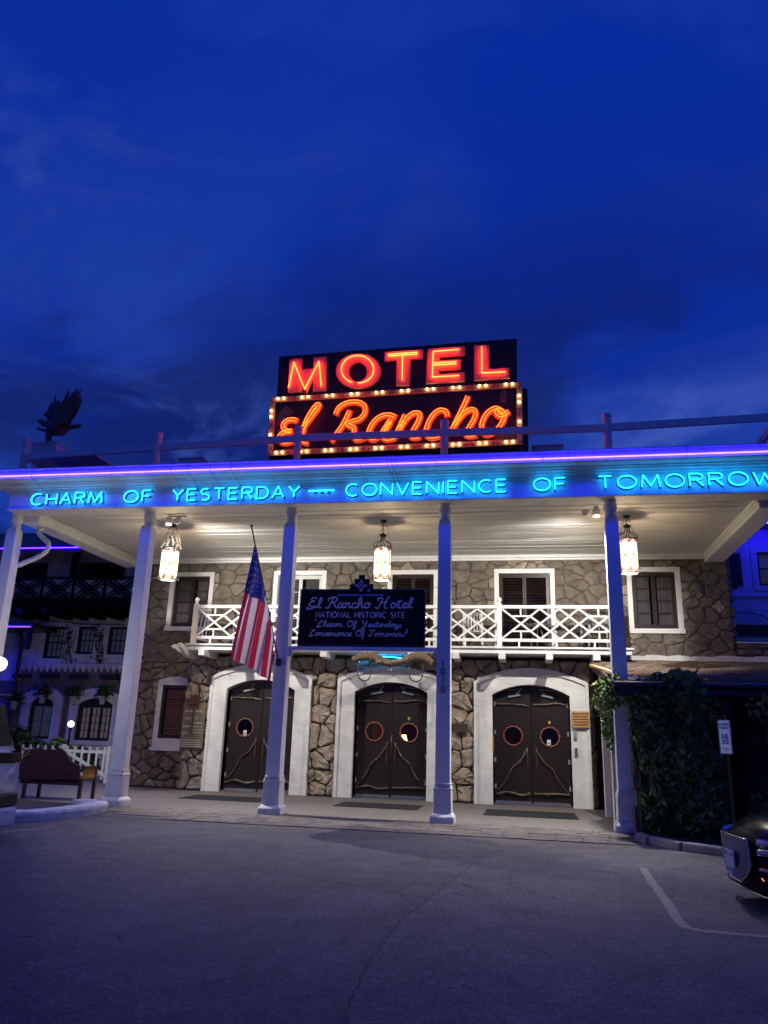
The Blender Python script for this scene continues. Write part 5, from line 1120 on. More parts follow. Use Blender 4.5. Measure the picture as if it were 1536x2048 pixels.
for dv in (-22, 5, 32): b.tube([E(200,965,16.2),E(165,955+dv,16.2),E(150,965+dv,16.2)], [.025,.018,.004], 6)
b.build('raised_talon', BRONZE, ea)
# ------------------------------------------------------------------ left wing of the hotel
LW = 28.0
FARWOOD = mat('black_stained_timber', (.008,.006,.006), .8, .3, 10, spec=.1)
lwg = empty('left_wing_building', (-18, 28, 0), 'shadowy left wing with white painted brick, dark timber balcony and arched windows', 'building')
STFAR = stone_mat('wing_stone_render', [(.17,.125,.10),(.21,.16,.13),(.15,.115,.095)], .6, 6)
def LX(x, y_=1300): return at(x, y_, 'Y', LW).x
def LZ(x, y_): return at(x, y_, 'Y', LW).z
arch1, arch2 = (-18.05, .62), (-15.98, .80)
a1x, a2x = (LX(62,1420)+LX(107,1420))/2, (LX(158,1420)+LX(226,1420))/2
a1w, a2w = (LX(107,1420)-LX(62,1420))/2+.02, (LX(226,1420)-LX(158,1420))/2+.02
wins = [((LX(86)+LX(127))/2, .40, 4.09, 5.37), ((LX(151)+LX(189))/2, .36, 4.28, 5.37), ((LX(213)+LX(252))/2, .38, 4.28, 5.37)]
ops_l = [(a1x-a1w, a1x+a1w, 1.0, 2.62), (a2x-a2w, a2x+a2w, 1.0, 2.62)]
wall_open(-27.5, -11.5, 0, 3.90, LW, LW+.3, ops_l).build('stone_wall', STFAR, lwg)
wall_open(-27.5, -11.5, 3.90, 9.0, LW-.012, LW+.3, [(c-w_, c+w_, z0, z1) for c, w_, z0, z1 in wins] + [(-23.0,-19.4,6.5,8.0),(-18.0,-15.9,6.5,8.0)]).build('brick_wall', WBRICK_FAR, lwg)
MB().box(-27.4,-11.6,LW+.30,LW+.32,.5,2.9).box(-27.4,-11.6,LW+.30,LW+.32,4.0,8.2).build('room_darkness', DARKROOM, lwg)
MB().box(-27.5,-11.5,LW+8,LW+8.2,0,9).box(-11.8,-11.5,LW+.3,LW+8,0,9).build('rear_wall', WBRICK_FAR, lwg)
CUR_LIT = mat('pale_lace_curtain_glow', (.42,.40,.42), .9, .3, 3, .3, 20, stretch=(9,1,.2))
_b = CUR_LIT.node_tree.nodes['Principled BSDF']; _b.inputs['Emission Color'].default_value = (.55,.60,1,1); _b.inputs['Emission Strength'].default_value = .03  # faint bluish glow put into the curtain itself, no lamp behind it
CUR_WARM = mat('warm_lace_curtain_glow', (.42,.40,.40), .9, .3, 3, .3, 20, stretch=(9,1,.2))
_b = CUR_WARM.node_tree.nodes['Principled BSDF']; _b.inputs['Emission Color'].default_value = (1,.80,.72,1); _b.inputs['Emission Strength'].default_value = .07  # curtain emits warm light in place of a lamp inside the room
for c, w_, z0, z1 in wins:
    b = MB(); ringprism(b, [(c-w_-.20,z0-.20),(c+w_+.20,z0-.20),(c+w_+.20,z1+.17),(c-w_-.20,z1+.17)], [(c-w_,z0),(c+w_,z0),(c+w_,z1),(c-w_,z1)], LW-.05, LW+.2, 0, True); wn = b.build('window', WBRICK_FAR, lwg)
    b = MB(); ringprism(b, [(c-w_,z0),(c+w_,z0),(c+w_,z1),(c-w_,z1)], [(c-w_+.09,z0+.10),(c+w_-.08,z0+.10),(c+w_-.08,z1-.09),(c-w_+.09,z1-.09)], LW+.02, LW+.12, 0, True)
    for k in (1,2): x = c-w_+.09+(2*w_-.17)*k/3; b.box(x-.012,x+.012,LW+.05,LW+.08,z0+.1,z1-.09)
    for k in (1,2,3): z = z0+.1+(z1-z0-.19)*k/4; b.box(c-w_+.09,c+w_-.08,LW+.052,LW+.082,z-.012-(.014 if k == 2 else 0),z+.012+(.014 if k == 2 else 0))
    b.build('frame', BLACK, wn); MB().box(c-w_+.09,c+w_-.08,LW+.09,LW+.094,z0+.1,z1-.09).build('pane', GLASS, wn); MB().box(c-w_+.02,c+w_-.02,LW+.16,LW+.17,z0,z1).build('curtain', CUR_LIT, wn)
def archwin(c, hw, leaves, cols, rows, lit):
    spr, crn, z0 = 2.36, 2.60, 1.02
    b = MB(); ringprism(b, archpts(c, hw+.36, .0 if lit else .45, 2.62, 2.98, 10), archpts(c, hw, .0 if lit else .45, spr, crn, 10), LW-.10, LW+.1); wn = b.build('window', WBRICK_FAR, lwg)
    MB().box(c-hw, c+hw, LW-.12, LW+.1, .86, z0).box(c-hw, c+hw, LW-.04, LW+.1, .02 if lit else .4, .86).build('sill', WBRICK_FAR, wn)
    b = MB(); ringprism(b, archpts(c, hw, z0, spr, crn, 10), archpts(c, hw-.10, z0, 2.22, 2.24, 10), LW+.03, LW+.10); b.box(c-hw+.1, c+hw-.1, LW+.03, LW+.10, z0, z0+.1); b.build('frame', DKBROWN, wn)
    for i in range(leaves):
        p, q = c-hw+.10+(2*hw-.2)*i/leaves, c-hw+.10+(2*hw-.2)*(i+1)/leaves; b = MB(); s_ = .05 if leaves > 1 else .02
        b.box(p,p+s_,LW+.04,LW+.09,z0+.1,2.23).box(q-s_,q,LW+.04,LW+.09,z0+.1,2.23)
        for k in range(1, cols): x = p+s_+(q-p-2*s_)*k/cols; b.box(x-.012,x+.012,LW+.05,LW+.08,z0+.1,2.23)
        for k in range(1, rows): z = z0+.1+(2.13-z0)*k/rows; b.box(p+s_,q-s_,LW+.052,LW+.078,z-.012,z+.012)
        b.build('sash', DKBROWN, wn)
    MB().box(c-hw+.1,c+hw-.1,LW+.10,LW+.104,z0+.1,2.24).build('pane', GLASS, wn); MB().box(c-hw+.05,c+hw-.05,LW+.17,LW+.18,z0,2.3).build('curtain', CUR_WARM if lit else CUR_LIT, wn)
archwin(a1x, a1w, 1, 2, 2, False); archwin(a2x, a2w, 3, 2, 4, True)
x = -19.75
while x < -12.5:
    b = MB()
    for k in range(4): w_ = .235-.055*k; b.box(x-w_/2, x+w_/2, LW-.10+.012*k, LW-.001, 3.83-.062*(k+1), 3.83-.062*k-.004)
    b.build('corbel', WBRICK_FAR, lwg); x += .262
MB().box(-20.0,-12.4,LW-.12,LW-.013,3.832,3.90).build('brick_ledge', WBRICK_FAR, lwg)
for (px0, px1) in ((30,63),(85,120),(143,177),(204,240)): MB().box(LX(px0,1352), LX(px1,1352), LW-.18, LW-.001, 3.30, 3.47).build('lintel_stub', DKBROWN, lwg)
# dark timber gallery with crossed rail
MB().box(-26,-12,26.5,LW-.02,6.02,6.20).box(-26,-12,26.42,26.62,5.95,6.28).build('gallery_floor', FARWOOD, lwg)
for px_ in (28,60,110,142,178,216,250): x = at(px_,1225,'Y',26.9).x; MB().prism([(26.1,5.93),(26.1,5.80),(26.3,5.62),(LW-.02,5.62),(LW-.02,5.945),(26.12,5.945)], x-.13, x+.13, plane='YZ').build('beam_end', FARWOOD, lwg)
GY = 26.5; zt, zb = at(150,1157,'Y',GY).z, at(150,1202,'Y',GY).z
MB().box(-24,-12,GY-.04,GY+.04,zt,zt+.07).build('top_rail', FARWOOD, lwg); MB().box(-24,-12,GY-.04,GY+.04,zb-.10,zb).build('bottom_rail', FARWOOD, lwg)
x0 = at(146,1180,'Y',GY).x; pw = (at(209,1180,'Y',GY).x-at(84,1180,'Y',GY).x)/2
for i in range(-4, 5):
    x = x0+i*pw; MB().box(x-.045,x+.045,GY-.03,GY+.03,zb,zt).build('baluster_post', FARWOOD, lwg)
    for s in (-1, 1):
        for o_ in (0, .23, -.23):
            xa, za, xb, zb_ = x, zb, x+pw, zt
            b = MB(); u0, u1 = max(0, o_/pw), min(1, 1+o_/pw)
            pa = (x+pw*u0, zb+(zt-zb)*(u0-o_/pw)); pb_ = (x+pw*u1, zb+(zt-zb)*(u1-o_/pw))
            if s < 0: pa, pb_ = (2*x+pw-pa[0], pa[1]), (2*x+pw-pb_[0], pb_[1])
            if o_ == 0: b.bar((pa[0], GY+.012*s, pa[1]), (pb_[0], GY+.012*s, pb_[1]), .02, .10)
            else: b.bar((pa[0], GY+.008*s, pa[1]), (pb_[0], GY+.008*s, pb_[1]), .016, .06)
            b.build('crossed_slat', FARWOOD, lwg)
MB().box(-23.5,-12,GY+.3,GY+.34,zb-.1,zt-.02).build('gallery_lining', WHITE, lwg)
for px_ in (150, 292): x = at(px_,1120,'Y',GY).x; MB().box(x-.11,x+.11,GY-.05,GY+.12,zt+.07,8.25).build('gallery_post', FARWOOD, lwg)
for (xa, xb) in ((-23.0,-19.4),(-18.0,-15.9)):
    b = MB(); b.box(xa,xb,LW,LW+.1,7.92,8.0).box(xa,xa+.08,LW,LW+.1,6.5,7.92).box(xb-.08,xb,LW,LW+.1,6.5,7.92)
    k = xa+.6
    while k < xb-.2: b.box(k-.03,k+.03,LW+.02,LW+.08,6.5,7.92); k += .6
    wn = b.build('window', BLACK, lwg); MB().box(xa+.08,xb-.08,LW+.10,LW+.104,6.5,7.92).build('pane', GLASS, wn)
rfz = at(150,1097,'Y',25.9).z
MB().prism([(25.8,rfz-.04),(25.8,rfz+.10),(31.5,rfz+2.2),(37,rfz+.1),(37,rfz-.1),(31.5,rfz+1.95),(26,rfz-.12)], -27.8, -11.4, plane='YZ').build('tiled_roof', CEDAR, lwg)
MB().box(-27.7,-11.45,25.76,25.80,rfz-.12,rfz+.12).build('eave_fascia', DKBROWN, lwg)
MB().box(-27.6,-12.5,25.735,25.755,rfz-.01,rfz+.015).build('neon_strip', NEON_VIOLET2, lwg)
# small roofed bay at far left
zl = at(30,1253,'Y',26.3).z
MB().box(-24,at(64,1253,'Y',26.3).x,26.3,LW-.03,zl-.03,zl+.14).build('side_eave', DKBROWN, lwg); MB().box(-24,at(61,1253,'Y',26.3).x,26.275,26.295,zl-.02,zl+.005).build('neon_strip', NEON_VIOLET2, lwg)
MB().box(at(52,1280,'Y',26.6).x,at(60,1280,'Y',26.6).x,26.5,26.7,4.3,zl-.03).build('bracket_post', DKBROWN, lwg)
MB().box(-24,LX(38,1370),LW-.03,LW-.013,3.20,3.90).build('painted_lower_wall', WBRICK_FAR, lwg)
tag(MB().tube(smooth([(at(34,1262,'Y',27.6).x,27.6,5.25),(at(40,1280,'Y',27.6).x,27.6,5.0),(at(38,1300,'Y',27.6).x,27.7,4.6),(at(24,1390,'Y',27.6).x,27.7,2.8),(at(18,1440,'Y',27.6).x,27.7,1.6),(at(16,1480,'Y',27.6).x,27.7,.1)],4), .08, 8).build('downspout', DKBROWN), 'dark brown rainwater pipe on the shadowy left wing by the photo edge', 'downspout')
tag(MB().tube(smooth([at(62,1262,'Y',27.9),at(75,1248,'Y',27.9),at(90,1243,'Y',27.9),at(135,1243,'Y',27.9),at(155,1248,'Y',27.9),at(250,1250,'Y',27.9)],5), .018, 5).build('wall_cable', BLACK), 'black cable sagging above the upper windows of the left wing', 'cable')
def leaves(b, cfun, n_, size, seed, droop=.4):
    r = np.random.RandomState(seed)
    for i in range(n_):
        c = cfun(r); a = r.uniform(0, 2*PI); t = r.uniform(-1, 1)*.9; s = size*r.uniform(.35, 1.0)**.8*1.75*(1.5 if r.rand() < .08 else 1)
        u = Vector((math.cos(a), math.sin(a)*.8, t*.5-droop)); u.normalize(); v = u.cross(Vector((r.uniform(-1,1), r.uniform(-1,1), r.uniform(-.3,1)))); v.normalize()
        c = Vector(c); p = c-u*s*.5; q = c+u*s*.6
        b.add([p, c+v*s*.30, q, c-v*s*.30], [(0,1,2,3)])
# creepers on the wing's brick
for vi, (xs_, lab) in enumerate((((134,138,131,140,133,130), 'bare creeper climbing between the first and second upper windows of the left wing'), ((196,201,194,200,202), 'bare creeper climbing left of the third upper window of the left wing'))):
    b = MB(); r_ = random.Random(vi+2)
    for k in range(7):
        pts = []; x = xs_[k % len(xs_)]+r_.uniform(-7, 7)
        for j in range(8): pts.append(at(x+r_.uniform(-4,4), 1330-j*9-r_.uniform(0,4), 'Y', LW-.06)); x += r_.uniform(-3,3)
        b.tube(smooth(pts, 2), .012, 4)
    cr0 = empty('wall_creeper', (LX(xs_[0]), LW, 3.9), lab, 'climbing plant', 'creepers on the left wing'); b.build('stem', BARK, cr0)
    b = MB(); leaves(b, lambda r: tuple(at(xs_[0]+2+r.normal()*7, r.uniform(1250,1325), 'Y', LW-.08-.04*r.rand())), 60, .10, 5+vi); b.build('leaves', LEAF2, cr0, fixn=False)
# flower pots on brackets
for i, (px_, py_, lab) in enumerate(((84,1398,'white flower pot with trailing plant in the top of the left arched window'), (205,1400,'white flower pot with spiky plant in the top of the right arched window'), (27,1410,'white flower pot on the stone wall left of the arched windows'), (146,1400,'small shaded flower pot on the wall between the two arched windows'))):
    c = at(px_, py_, 'Y', LW-.3); t_ = empty('flower_pot', tuple(c), lab, 'flower pot', 'flower pots on the left wing')
    MB().lathe([(.09,-.16),(.14,.10),(.155,.10),(.155,.14),(.13,.14)], tuple(c), 10).build('pot', WHITE_OLD, t_)
    b = MB(); leaves(b, lambda r: (c.x+r.normal()*.15, c.y+r.normal()*.10, c.z+.28+r.normal()*.10), 160, .12, 20+i); b.build('plant', LEAF2, t_, fixn=False)
    MB().bar((c.x, c.y, c.z-.17), (c.x, LW-.01, c.z-.17), .03, .03).build('bracket', BLACK, t_)
# ------------------------------------------------------------------ right wing (violet lit)
RWY = 23.0
rwg = empty('right_wing_building', (7.5, 23, 0), 'white brick right wing washed violet blue by neon beyond the flagstone corner', 'building')
rw_ops = [(6.05,6.22,5.98,6.94), (6.66,7.5,5.98,6.96)]
wall_open(5.24, 14, 0, 7.75, RWY, RWY+.25, rw_ops).build('brick_wall', mat('smooth_white_brick', (.62,.62,.62), .6, .1, 4), rwg)
rwg.children[0].data.materials[0] = WBRICK_FAR
MB().box(5.9,6.05,RWY-.03,RWY+.1,5.9,7.0).box(6.05,6.22,RWY-.02,RWY+.04,5.98,6.94).build('shutter', BLACK, rwg)
b = MB(); ringprism(b, [(6.50,5.84),(7.66,5.84),(7.66,7.10),(6.50,7.10)], [(6.66,5.98),(7.5,5.98),(7.5,6.96),(6.66,6.96)], RWY-.03, RWY+.1, 0, True); wn = b.build('window', WHITE_OLD, rwg)
b = MB(); ringprism(b, [(6.66,5.98),(7.5,5.98),(7.5,6.96),(6.66,6.96)], [(6.72,6.05),(7.44,6.05),(7.44,6.90),(6.72,6.90)], RWY+.02, RWY+.08, 0, True); b.box(7.06,7.10,RWY+.03,RWY+.07,6.05,6.90).box(6.72,7.06,RWY+.031,RWY+.069,6.46,6.50).box(7.10,7.44,RWY+.031,RWY+.069,6.46,6.50); b.build('frame', BLACK, wn)
MB().box(6.72,7.44,RWY+.085,RWY+.09,6.05,6.90).build('pane', GLASS, wn); MB().box(6.66,7.5,RWY+.15,RWY+.16,5.98,6.96).build('curtain', CUR_LIT, wn)
MB().box(5.24,14,RWY-.05,RWY-.001,5.66,5.72).build('string_course', WBRICK_FAR, rwg)
MB().box(5.9,14,RWY-.9,RWY+.3,7.62,7.80).build('eave', DKBROWN, rwg); 
MB().box(6.42,13.8,RWY-.93,RWY-.905,7.585,7.61).build('neon_strip', NEON_VIOLET, rwg)
MB().prism([(RWY-.95,7.80),(RWY+3,9.3),(RWY+7,7.8)], 5.9, 14, plane='YZ').build('tiled_roof', CEDAR, rwg)
MB().box(5.26,9,RWY-.06,RWY-.002,4.55,4.86).build('dark_window_band', BLACK, rwg)
b = MB().tube(smooth([at(1474,1225,'Y',22.9),at(1500,1226,'Y',22.9),at(1525,1232,'Y',22.9),at(1540,1240,'Y',22.9)],5), .014, 5); tag(b.build('wall_cable', BLACK), 'dark cable sagging across the violet lit wall at the right edge', 'cable')
# low stone wall continuing right of the corner
ls = empty('low_stone_wall', (7, 20.7, 3.5), 'low wall of coursed brown stone right of the tall flagstone corner', 'wall')
MB().box(5.30,10,20.68,20.95,2.8,4.05).build('wall_core', MORTAR, ls)
r_ = random.Random(12); z = 3.55
for hrow in (.20,.17,.13):
    x = 5.30
    while x < 9:
        w_ = r_.uniform(.28,.62)
        if not (5.95 < x+w_/2 < 6.65 and z < 3.85) or True:
            b = MB(); 
            if stone_geo(b, [(x,z),(x+w_,z),(x+w_,z+hrow),(x,z+hrow)], 20.69, .07*r_.uniform(.6,1.3), .004, r_, .8): b.build('stone', STONE_UP, ls)
        x += w_
    z += hrow
MB().box(5.28,10,20.60,20.98,4.055,4.085).build('coping', WHITE_OLD, ls)
MB().box(6.35,6.75,20.57,20.60,3.62,3.84).build('small_pane', emis('dim_blue_pane', (.02,.06,.22), .5), ls)
# ------------------------------------------------------------------ shed roof over the right hand entrance with vines
sdh = empty('shed_roof', (4, 17, 2.5), 'brown shingled lean-to roof with dark gutter at the lower right', 'roof')
RX0, RX1, EY, EZ, WY, WZ = 1.60, 12.0, 14.55, 2.60, 20.50, 3.56
def RZ(y): return EZ+(WZ-EZ)*(y-EY)/(WY-EY)
MB().prism([(EY+.03,EZ-.09),(WY,WZ-.09),(WY,WZ-.001),(EY+.03,EZ-.001)], RX0+.02, RX1, plane='YZ').build('roof_deck', DKBROWN, sdh)
r_ = random.Random(8); shp = []
for row in range(13):
    y = EY-.03+row*.135; x = RX0+r_.uniform(0,.1)
    if row >= 12: break
    while x < 6.3:
        w_ = r_.uniform(.16,.34)
        if not (1.56 < x+w_ and x < 2.02 and 15.1 < y+.2 and y < 15.75):
            zz0 = RZ(y)+.026+r_.uniform(-.006,.014); zz1 = RZ(y+.2)+.003; e = .022; j = r_.uniform(-.012,.012)
            b = MB(); b.add([(x+.004,y+j,zz0-.014),(x+w_-.004,y+j,zz0-.014),(x+w_-.004,y+.2,zz1-.006),(x+.004,y+.2,zz1-.006),(x+.004,y+j,zz0+.006),(x+w_-.004,y+j,zz0+.006),(x+w_-.004,y+.2,zz1),(x+.004,y+.2,zz1)], [(0,1,5,4),(4,5,6,7),(1,2,6,5),(3,0,4,7)]); b.build('shingle', CEDAR, sdh, fixn=False)
        x += w_
b = MB(); y = EY-.03+12*.135
while y < WY-.1:
    x = RX0
    while x < 8.5:
        w_ = r_.uniform(.16,.34); zz0 = RZ(y)+.026+r_.uniform(-.006,.014); j = r_.uniform(-.015,.015)
        if not (1.56 < x+w_ and x < 2.02 and 15.1 < y+.2 and y < 15.75): b.add([(x+.004,y+j,zz0-.014),(x+w_-.004,y+j,zz0-.014),(x+w_-.004,y+.2,RZ(y+.2)),(x+.004,y+.2,RZ(y+.2)),(x+.004,y+j,zz0+.006),(x+w_-.004,y+j,zz0+.006),(x+w_-.004,y+.2,RZ(y+.2)+.004),(x+.004,y+.2,RZ(y+.2)+.004)], [(0,1,5,4),(4,5,6,7),(1,2,6,5),(3,0,4,7)])
        x += w_
    y += .135
tag(b.build('upper_shingles', CEDAR, sdh, fixn=False), kind='stuff')
MB().tube([(RX0-.02,EY-.06,EZ-.04),(RX1,EY-.06,EZ-.04)], .06, 8).build('gutter', DARKGUTTER, sdh)
MB().box(RX0,RX1,EY-.012,EY+.02,EZ-.20,EZ-.02).build('eave_board', DARKGUTTER, sdh)
MB().bar((RX0-.02,EY,EZ-.05),(RX0-.02,WY,WZ-.05),.04,.15).build('barge_board', DKBROWN, sdh, bevel=.005)
b = MB(); x = RX0-.1
rz = random.Random(31)
while x < 9: 
    w_ = rz.uniform(.25,.6); b.prism([(x,3.57+rz.uniform(0,.02)),(x+w_*.5,3.56+rz.uniform(0,.02)),(x+w_,3.565),(x+w_,3.70+rz.uniform(-.02,.02)),(x+w_*.4,3.715+rz.uniform(-.02,.02)),(x,3.70+rz.uniform(-.02,.02))], 20.50+rz.uniform(-.01,.01), 20.60); x += w_+.004
b.build('white_flashing', WHITE_OLD, sdh)
tag(MB().bar((1.47,17.9,RZ(17.9)+.06),(1.78,15.85,RZ(15.85)+.05),.09,.05).build('loose_board', LUMBER, bevel=.004), 'pale new timber batten lying down the left edge of the shingle roof', 'board')
tag(MB().bar((1.95,15.15,RZ(15.15)+.055),(2.16,14.7,RZ(14.7)+.05),.09,.03).build('loose_board', WHITE_OLD, bevel=.004), 'short white board lying in front of the column on the shingle roof', 'board')
tag(MB().bar((4.6,15.0,RZ(15.0)+.07),(6.0,15.1,RZ(15.1)+.05),.05,.05).build('roof_pipe', DARKGUTTER), 'dark pipe lying along the gutter of the shingle roof near the right edge', 'pipe')
# structure below the lean-to
ent = empty('side_entrance', (2, 17, 0), 'unlit side entrance under the lean-to roof with white door casings', 'entrance')
MB().box(1.66,1.86,18.15,18.35,0,RZ(18.2)-.10).build('white_casing', WHITE_OLD, ent, bevel=.006); MB().box(1.70,1.84,18.36,20.2,2.35,2.55).build('beam', WHITE_OLD, ent)
MB().box(1.68,1.86,16.6,16.8,0,RZ(16.6)-.10).build('white_casing', WHITE_OLD, ent, bevel=.006)
MB().box(2.2,2.4,15.9,20.5,0,RZ(15.9)-.12).build('side_wall', MORTAR, ent)
MB().box(2.05,12,15.65,15.9,0,EZ+.02).build('front_wall', MORTAR, ent)
STONE_DK = STONE_UP
b = MB(); r_ = random.Random(77)
for (p) in voronoi(2.0, 6.5, 0, 2.5, 60, 91, []): stone_geo(b, p, 15.66, .08*r_.uniform(.7,1.2), .012, r_, .8)
b.build('stone_facing', STONE_DK, ent)['kind'] = 'stuff'
b = MB(); z = 0
while z < 2.5: 
    h_ = r_.uniform(.15,.32); b.box(1.90-r_.uniform(0,.05),2.22+r_.uniform(0,.03),15.05-r_.uniform(0,.05),15.62,z+.006,min(z+h_,2.5)-.006); z += h_
b.build('stone_pier', STONE_DK, ent, bevel=.02)['kind'] = 'stuff'
# vine hedge (planting bed runs diagonally toward the parking)
bed = MB().prism([(1.85,14.35),(2.0,13.85),(2.9,13.0),(4.5,12.0),(9,10.8),(9,15.65),(1.95,15.65)], -.01, .06, plane='XY'); tag(bed.build('planting_bed', mat('bed_soil', (.045,.035,.028), .95, .3, 8, .6, 30)), kind='structure')
KERBM = mat('worn_concrete_kerb', (.24,.22,.21), .85, .25, 5, .5, 30, dirt=.5, dirtcol=(.10,.09,.085))
r_ = random.Random(41); kp = [(1.82,14.35),(1.95,13.85),(2.35,13.30),(2.9,12.9),(3.6,12.4),(4.5,11.9),(5.6,11.5)]
for i in range(len(kp)-1):
    p, q = Vector((*kp[i],0)), Vector((*kp[i+1],0)); d = (q-p); 
    b = MB().bar((p.x+d.x*.02,p.y+d.y*.02,.05),(p.x+d.x*.98,p.y+d.y*.98,.05+r_.uniform(-.01,.01)),.16,.14); o = b.build('kerb_stone', KERBM, bevel=.03, seg=2); tag(o, kind='structure')
def vine(name, lab, blobs, n_, seed, stems, size=.095):
    v_ = empty(name, (blobs[0][0], blobs[0][1], 0), lab, 'vine', 'vines on the lean-to front')
    wts = np.array([bl[3]*bl[4]*bl[5] for bl in blobs]); wts = wts/wts.sum()
    def cf(r):
        bl = blobs[r.choice(len(blobs), p=wts)]; d = r.normal(size=3); d /= np.linalg.norm(d); rad = r.uniform(.55,1.03)
        cl = .10*np.sin(np.array([7*d[0]+3*bl[0], 9*d[2]+bl[2]*5, 6*d[1]]))
        return (bl[0]+d[0]*bl[3]*rad+cl[1]*.8, bl[1]+d[1]*bl[4]*rad+cl[0]*.6, max(.03, bl[2]+d[2]*bl[5]*rad+cl[2]))
    b = MB(); leaves(b, cf, n_, size, seed, .7); b.build('foliage', LEAF, v_, fixn=False)
    b = MB(); r_ = random.Random(seed)
    for (x, y, h_) in stems:
        pts = [(x+r_.uniform(-.06,.06)*k/2, y+r_.uniform(-.05,.05), h_*k/5) for k in range(6)]; b.tube(smooth(pts,3), [.035-.001*i for i in range(16)], 6)
    b.build('stem', BARK, v_)
    for k in range(9 if n_ > 5000 else 3):
        bl = blobs[r_.randrange(len(blobs))]; x, y, z = bl[0]+r_.uniform(-.5,.5)*bl[3], bl[1]-bl[4]*.95, bl[2]+bl[5]*r_.uniform(.2,.9); b = MB()
        pts = [(x, y, z)]
        for q in range(6): x += r_.uniform(-.07,.07); y += r_.uniform(-.03,.03); z -= r_.uniform(.10,.22); pts.append((x, y, max(.02, z)))
        b.tube(smooth(pts,3), .007, 4); b.build('trailing_stem', BARK, v_)
vine('climbing_vine', 'dense dark vine hanging over the gutter corner, right of the rightmost column', [(2.25,14.75,2.35,.45,.30,.35),(2.75,14.65,2.55,.42,.28,.25),(2.95,14.55,2.1,.35,.3,.5),(2.5,14.9,1.5,.50,.40,.8),(2.85,14.6,.9,.55,.45,.9),(2.35,14.75,.6,.35,.40,.65),(3.05,14.3,.5,.45,.45,.5),(2.2,14.8,1.9,.30,.25,.6)], 17000, 3, [(1.98,14.95,2.4),(2.05,14.9,2.3),(2.12,14.98,2.4),(2.4,14.8,2.2),(2.9,14.6,2.2)])
vine('climbing_vine', 'thin vine strand trailing down left of the rightmost column from the roof corner', [(1.60,15.0,2.45,.14,.18,.30),(1.55,16.3,2.45,.12,.7,.30),(1.62,15.9,2.0,.10,.35,.45),(1.68,15.7,1.75,.08,.15,.45)], 1900, 4, [], .075)
vine('climbing_vine', 'leafy vine growing up the right hand part of the lean-to front behind the parking sign', [(4.15,14.3,2.15,.38,.3,.22),(4.55,14.3,1.75,.5,.35,.55),(5.1,14.2,1.9,.6,.35,.5),(4.4,14.1,1.0,.5,.4,.8),(5.0,13.8,.7,.8,.5,.7),(5.8,14,1.3,.7,.5,1.1),(3.9,14.2,.35,.5,.4,.35)], 12000, 6, [(4.3,14.5,2.2),(4.6,14.5,2.2),(5.2,14.4,2.3)])
MB().box(3.45,3.62,14.9,15.1,0,EZ-.15).build('dark_post', DKBROWN, ent)
# parking sign
ps = empty('parking_sign', (2.86, 12.2, 0), 'narrow white and blue reserved accessible parking sign on a thick dark post', 'sign')
MB().box(2.86,3.05,12.14,12.30,-.01,1.99).build('post', mat('dark_timber_post', (.014,.010,.010), .95, .3, 10, .1, 40, spec=.02), ps, bevel=.01)
sa = at(1437,1440,'Y',12.08); sb_ = at(1463,1508,'Y',12.08); sw = .125; cxs = (sa.x+sb_.x)/2
def rr2(x0,x1,z0,z1,r): return arcp(x1-r,z1-r,r,r,0,90,4)+arcp(x0+r,z1-r,r,r,90,180,4)+arcp(x0+r,z0+r,r,r,180,270,4)+arcp(x1-r,z0+r,r,r,270,360,4)
z0, z1 = sb_.z, sa.z
SW = mat('sign_sheet_white', (.70,.73,.76), .4, .03); SB = mat('sign_sheet_blue', (.02,.12,.45), .4, .03)
pn = MB().prism(rr2(cxs-.085,cxs+.085,z0,z1,.015), 12.085, 12.09).build('panel', SW, ps)
b = MB(); ringprism(b, rr2(cxs-.08,cxs+.08,z0+.005,z1-.005,.012), rr2(cxs-.075,cxs+.075,z0+.010,z1-.010,.010), 12.082, 12.0845, 0, True); b.build('border', SB, pn)
MB().box(cxs-.045,cxs+.045,12.081,12.0845,z0+.13,z0+.27).build('blue_square', SB, pn)
b = MB(); c0 = (cxs, z0+.2)
b.prism(arcp(c0[0]-.006,c0[1]+.052,.010,.010,0,330,8), 12.077, 12.0805); ribbon(b, [(c0[0]-.008,c0[1]+.036),(c0[0]-.004,c0[1]-.002),(c0[0]+.020,c0[1]-.004),(c0[0]+.030,c0[1]-.040)], .010, 12.079, .001); ribbon(b, arcp(c0[0]-.002,c0[1]-.018,.030,.032,120,340,10), .007, 12.0775, .001); b.build('wheelchair_symbol', SW, pn, fixn=False)
block(pn, 'RESERVED', cxs-.065, cxs+.065, z1-.075, .035, .006, SB, 12.082) if all(c in CAPS for c in 'RESERVED') else None
block(pn, 'PARKING', cxs-.062, cxs+.062, z1-.125, .033, .006, SB, 12.082)
b = MB(); ribbon(b, [(cxs-.05,z0+.075),(cxs+.05,z0+.075)], .010, 12.082, .002); ribbon(b, [(cxs-.04,z0+.052),(cxs+.04,z0+.052)], .010, 12.0815, .002); b.build('small_line', SB, pn, fixn=False)
def turn(objs, cx, cy_, ang, sx=1):
    ca, sa_ = math.cos(ang), math.sin(ang)
    for o in objs:
        p0 = WL.get(o, (0,0,0))
        for v in o.data.vertices:
            x, y = (v.co.x+p0[0]-cx)*sx, v.co.y+p0[1]-cy_; v.co.x, v.co.y = cx+x*ca-y*sa_-p0[0], cy_+x*sa_+y*ca-p0[1]
turn([pn]+list(pn.children), cxs, 12.085, math.radians(-66), 1.55)
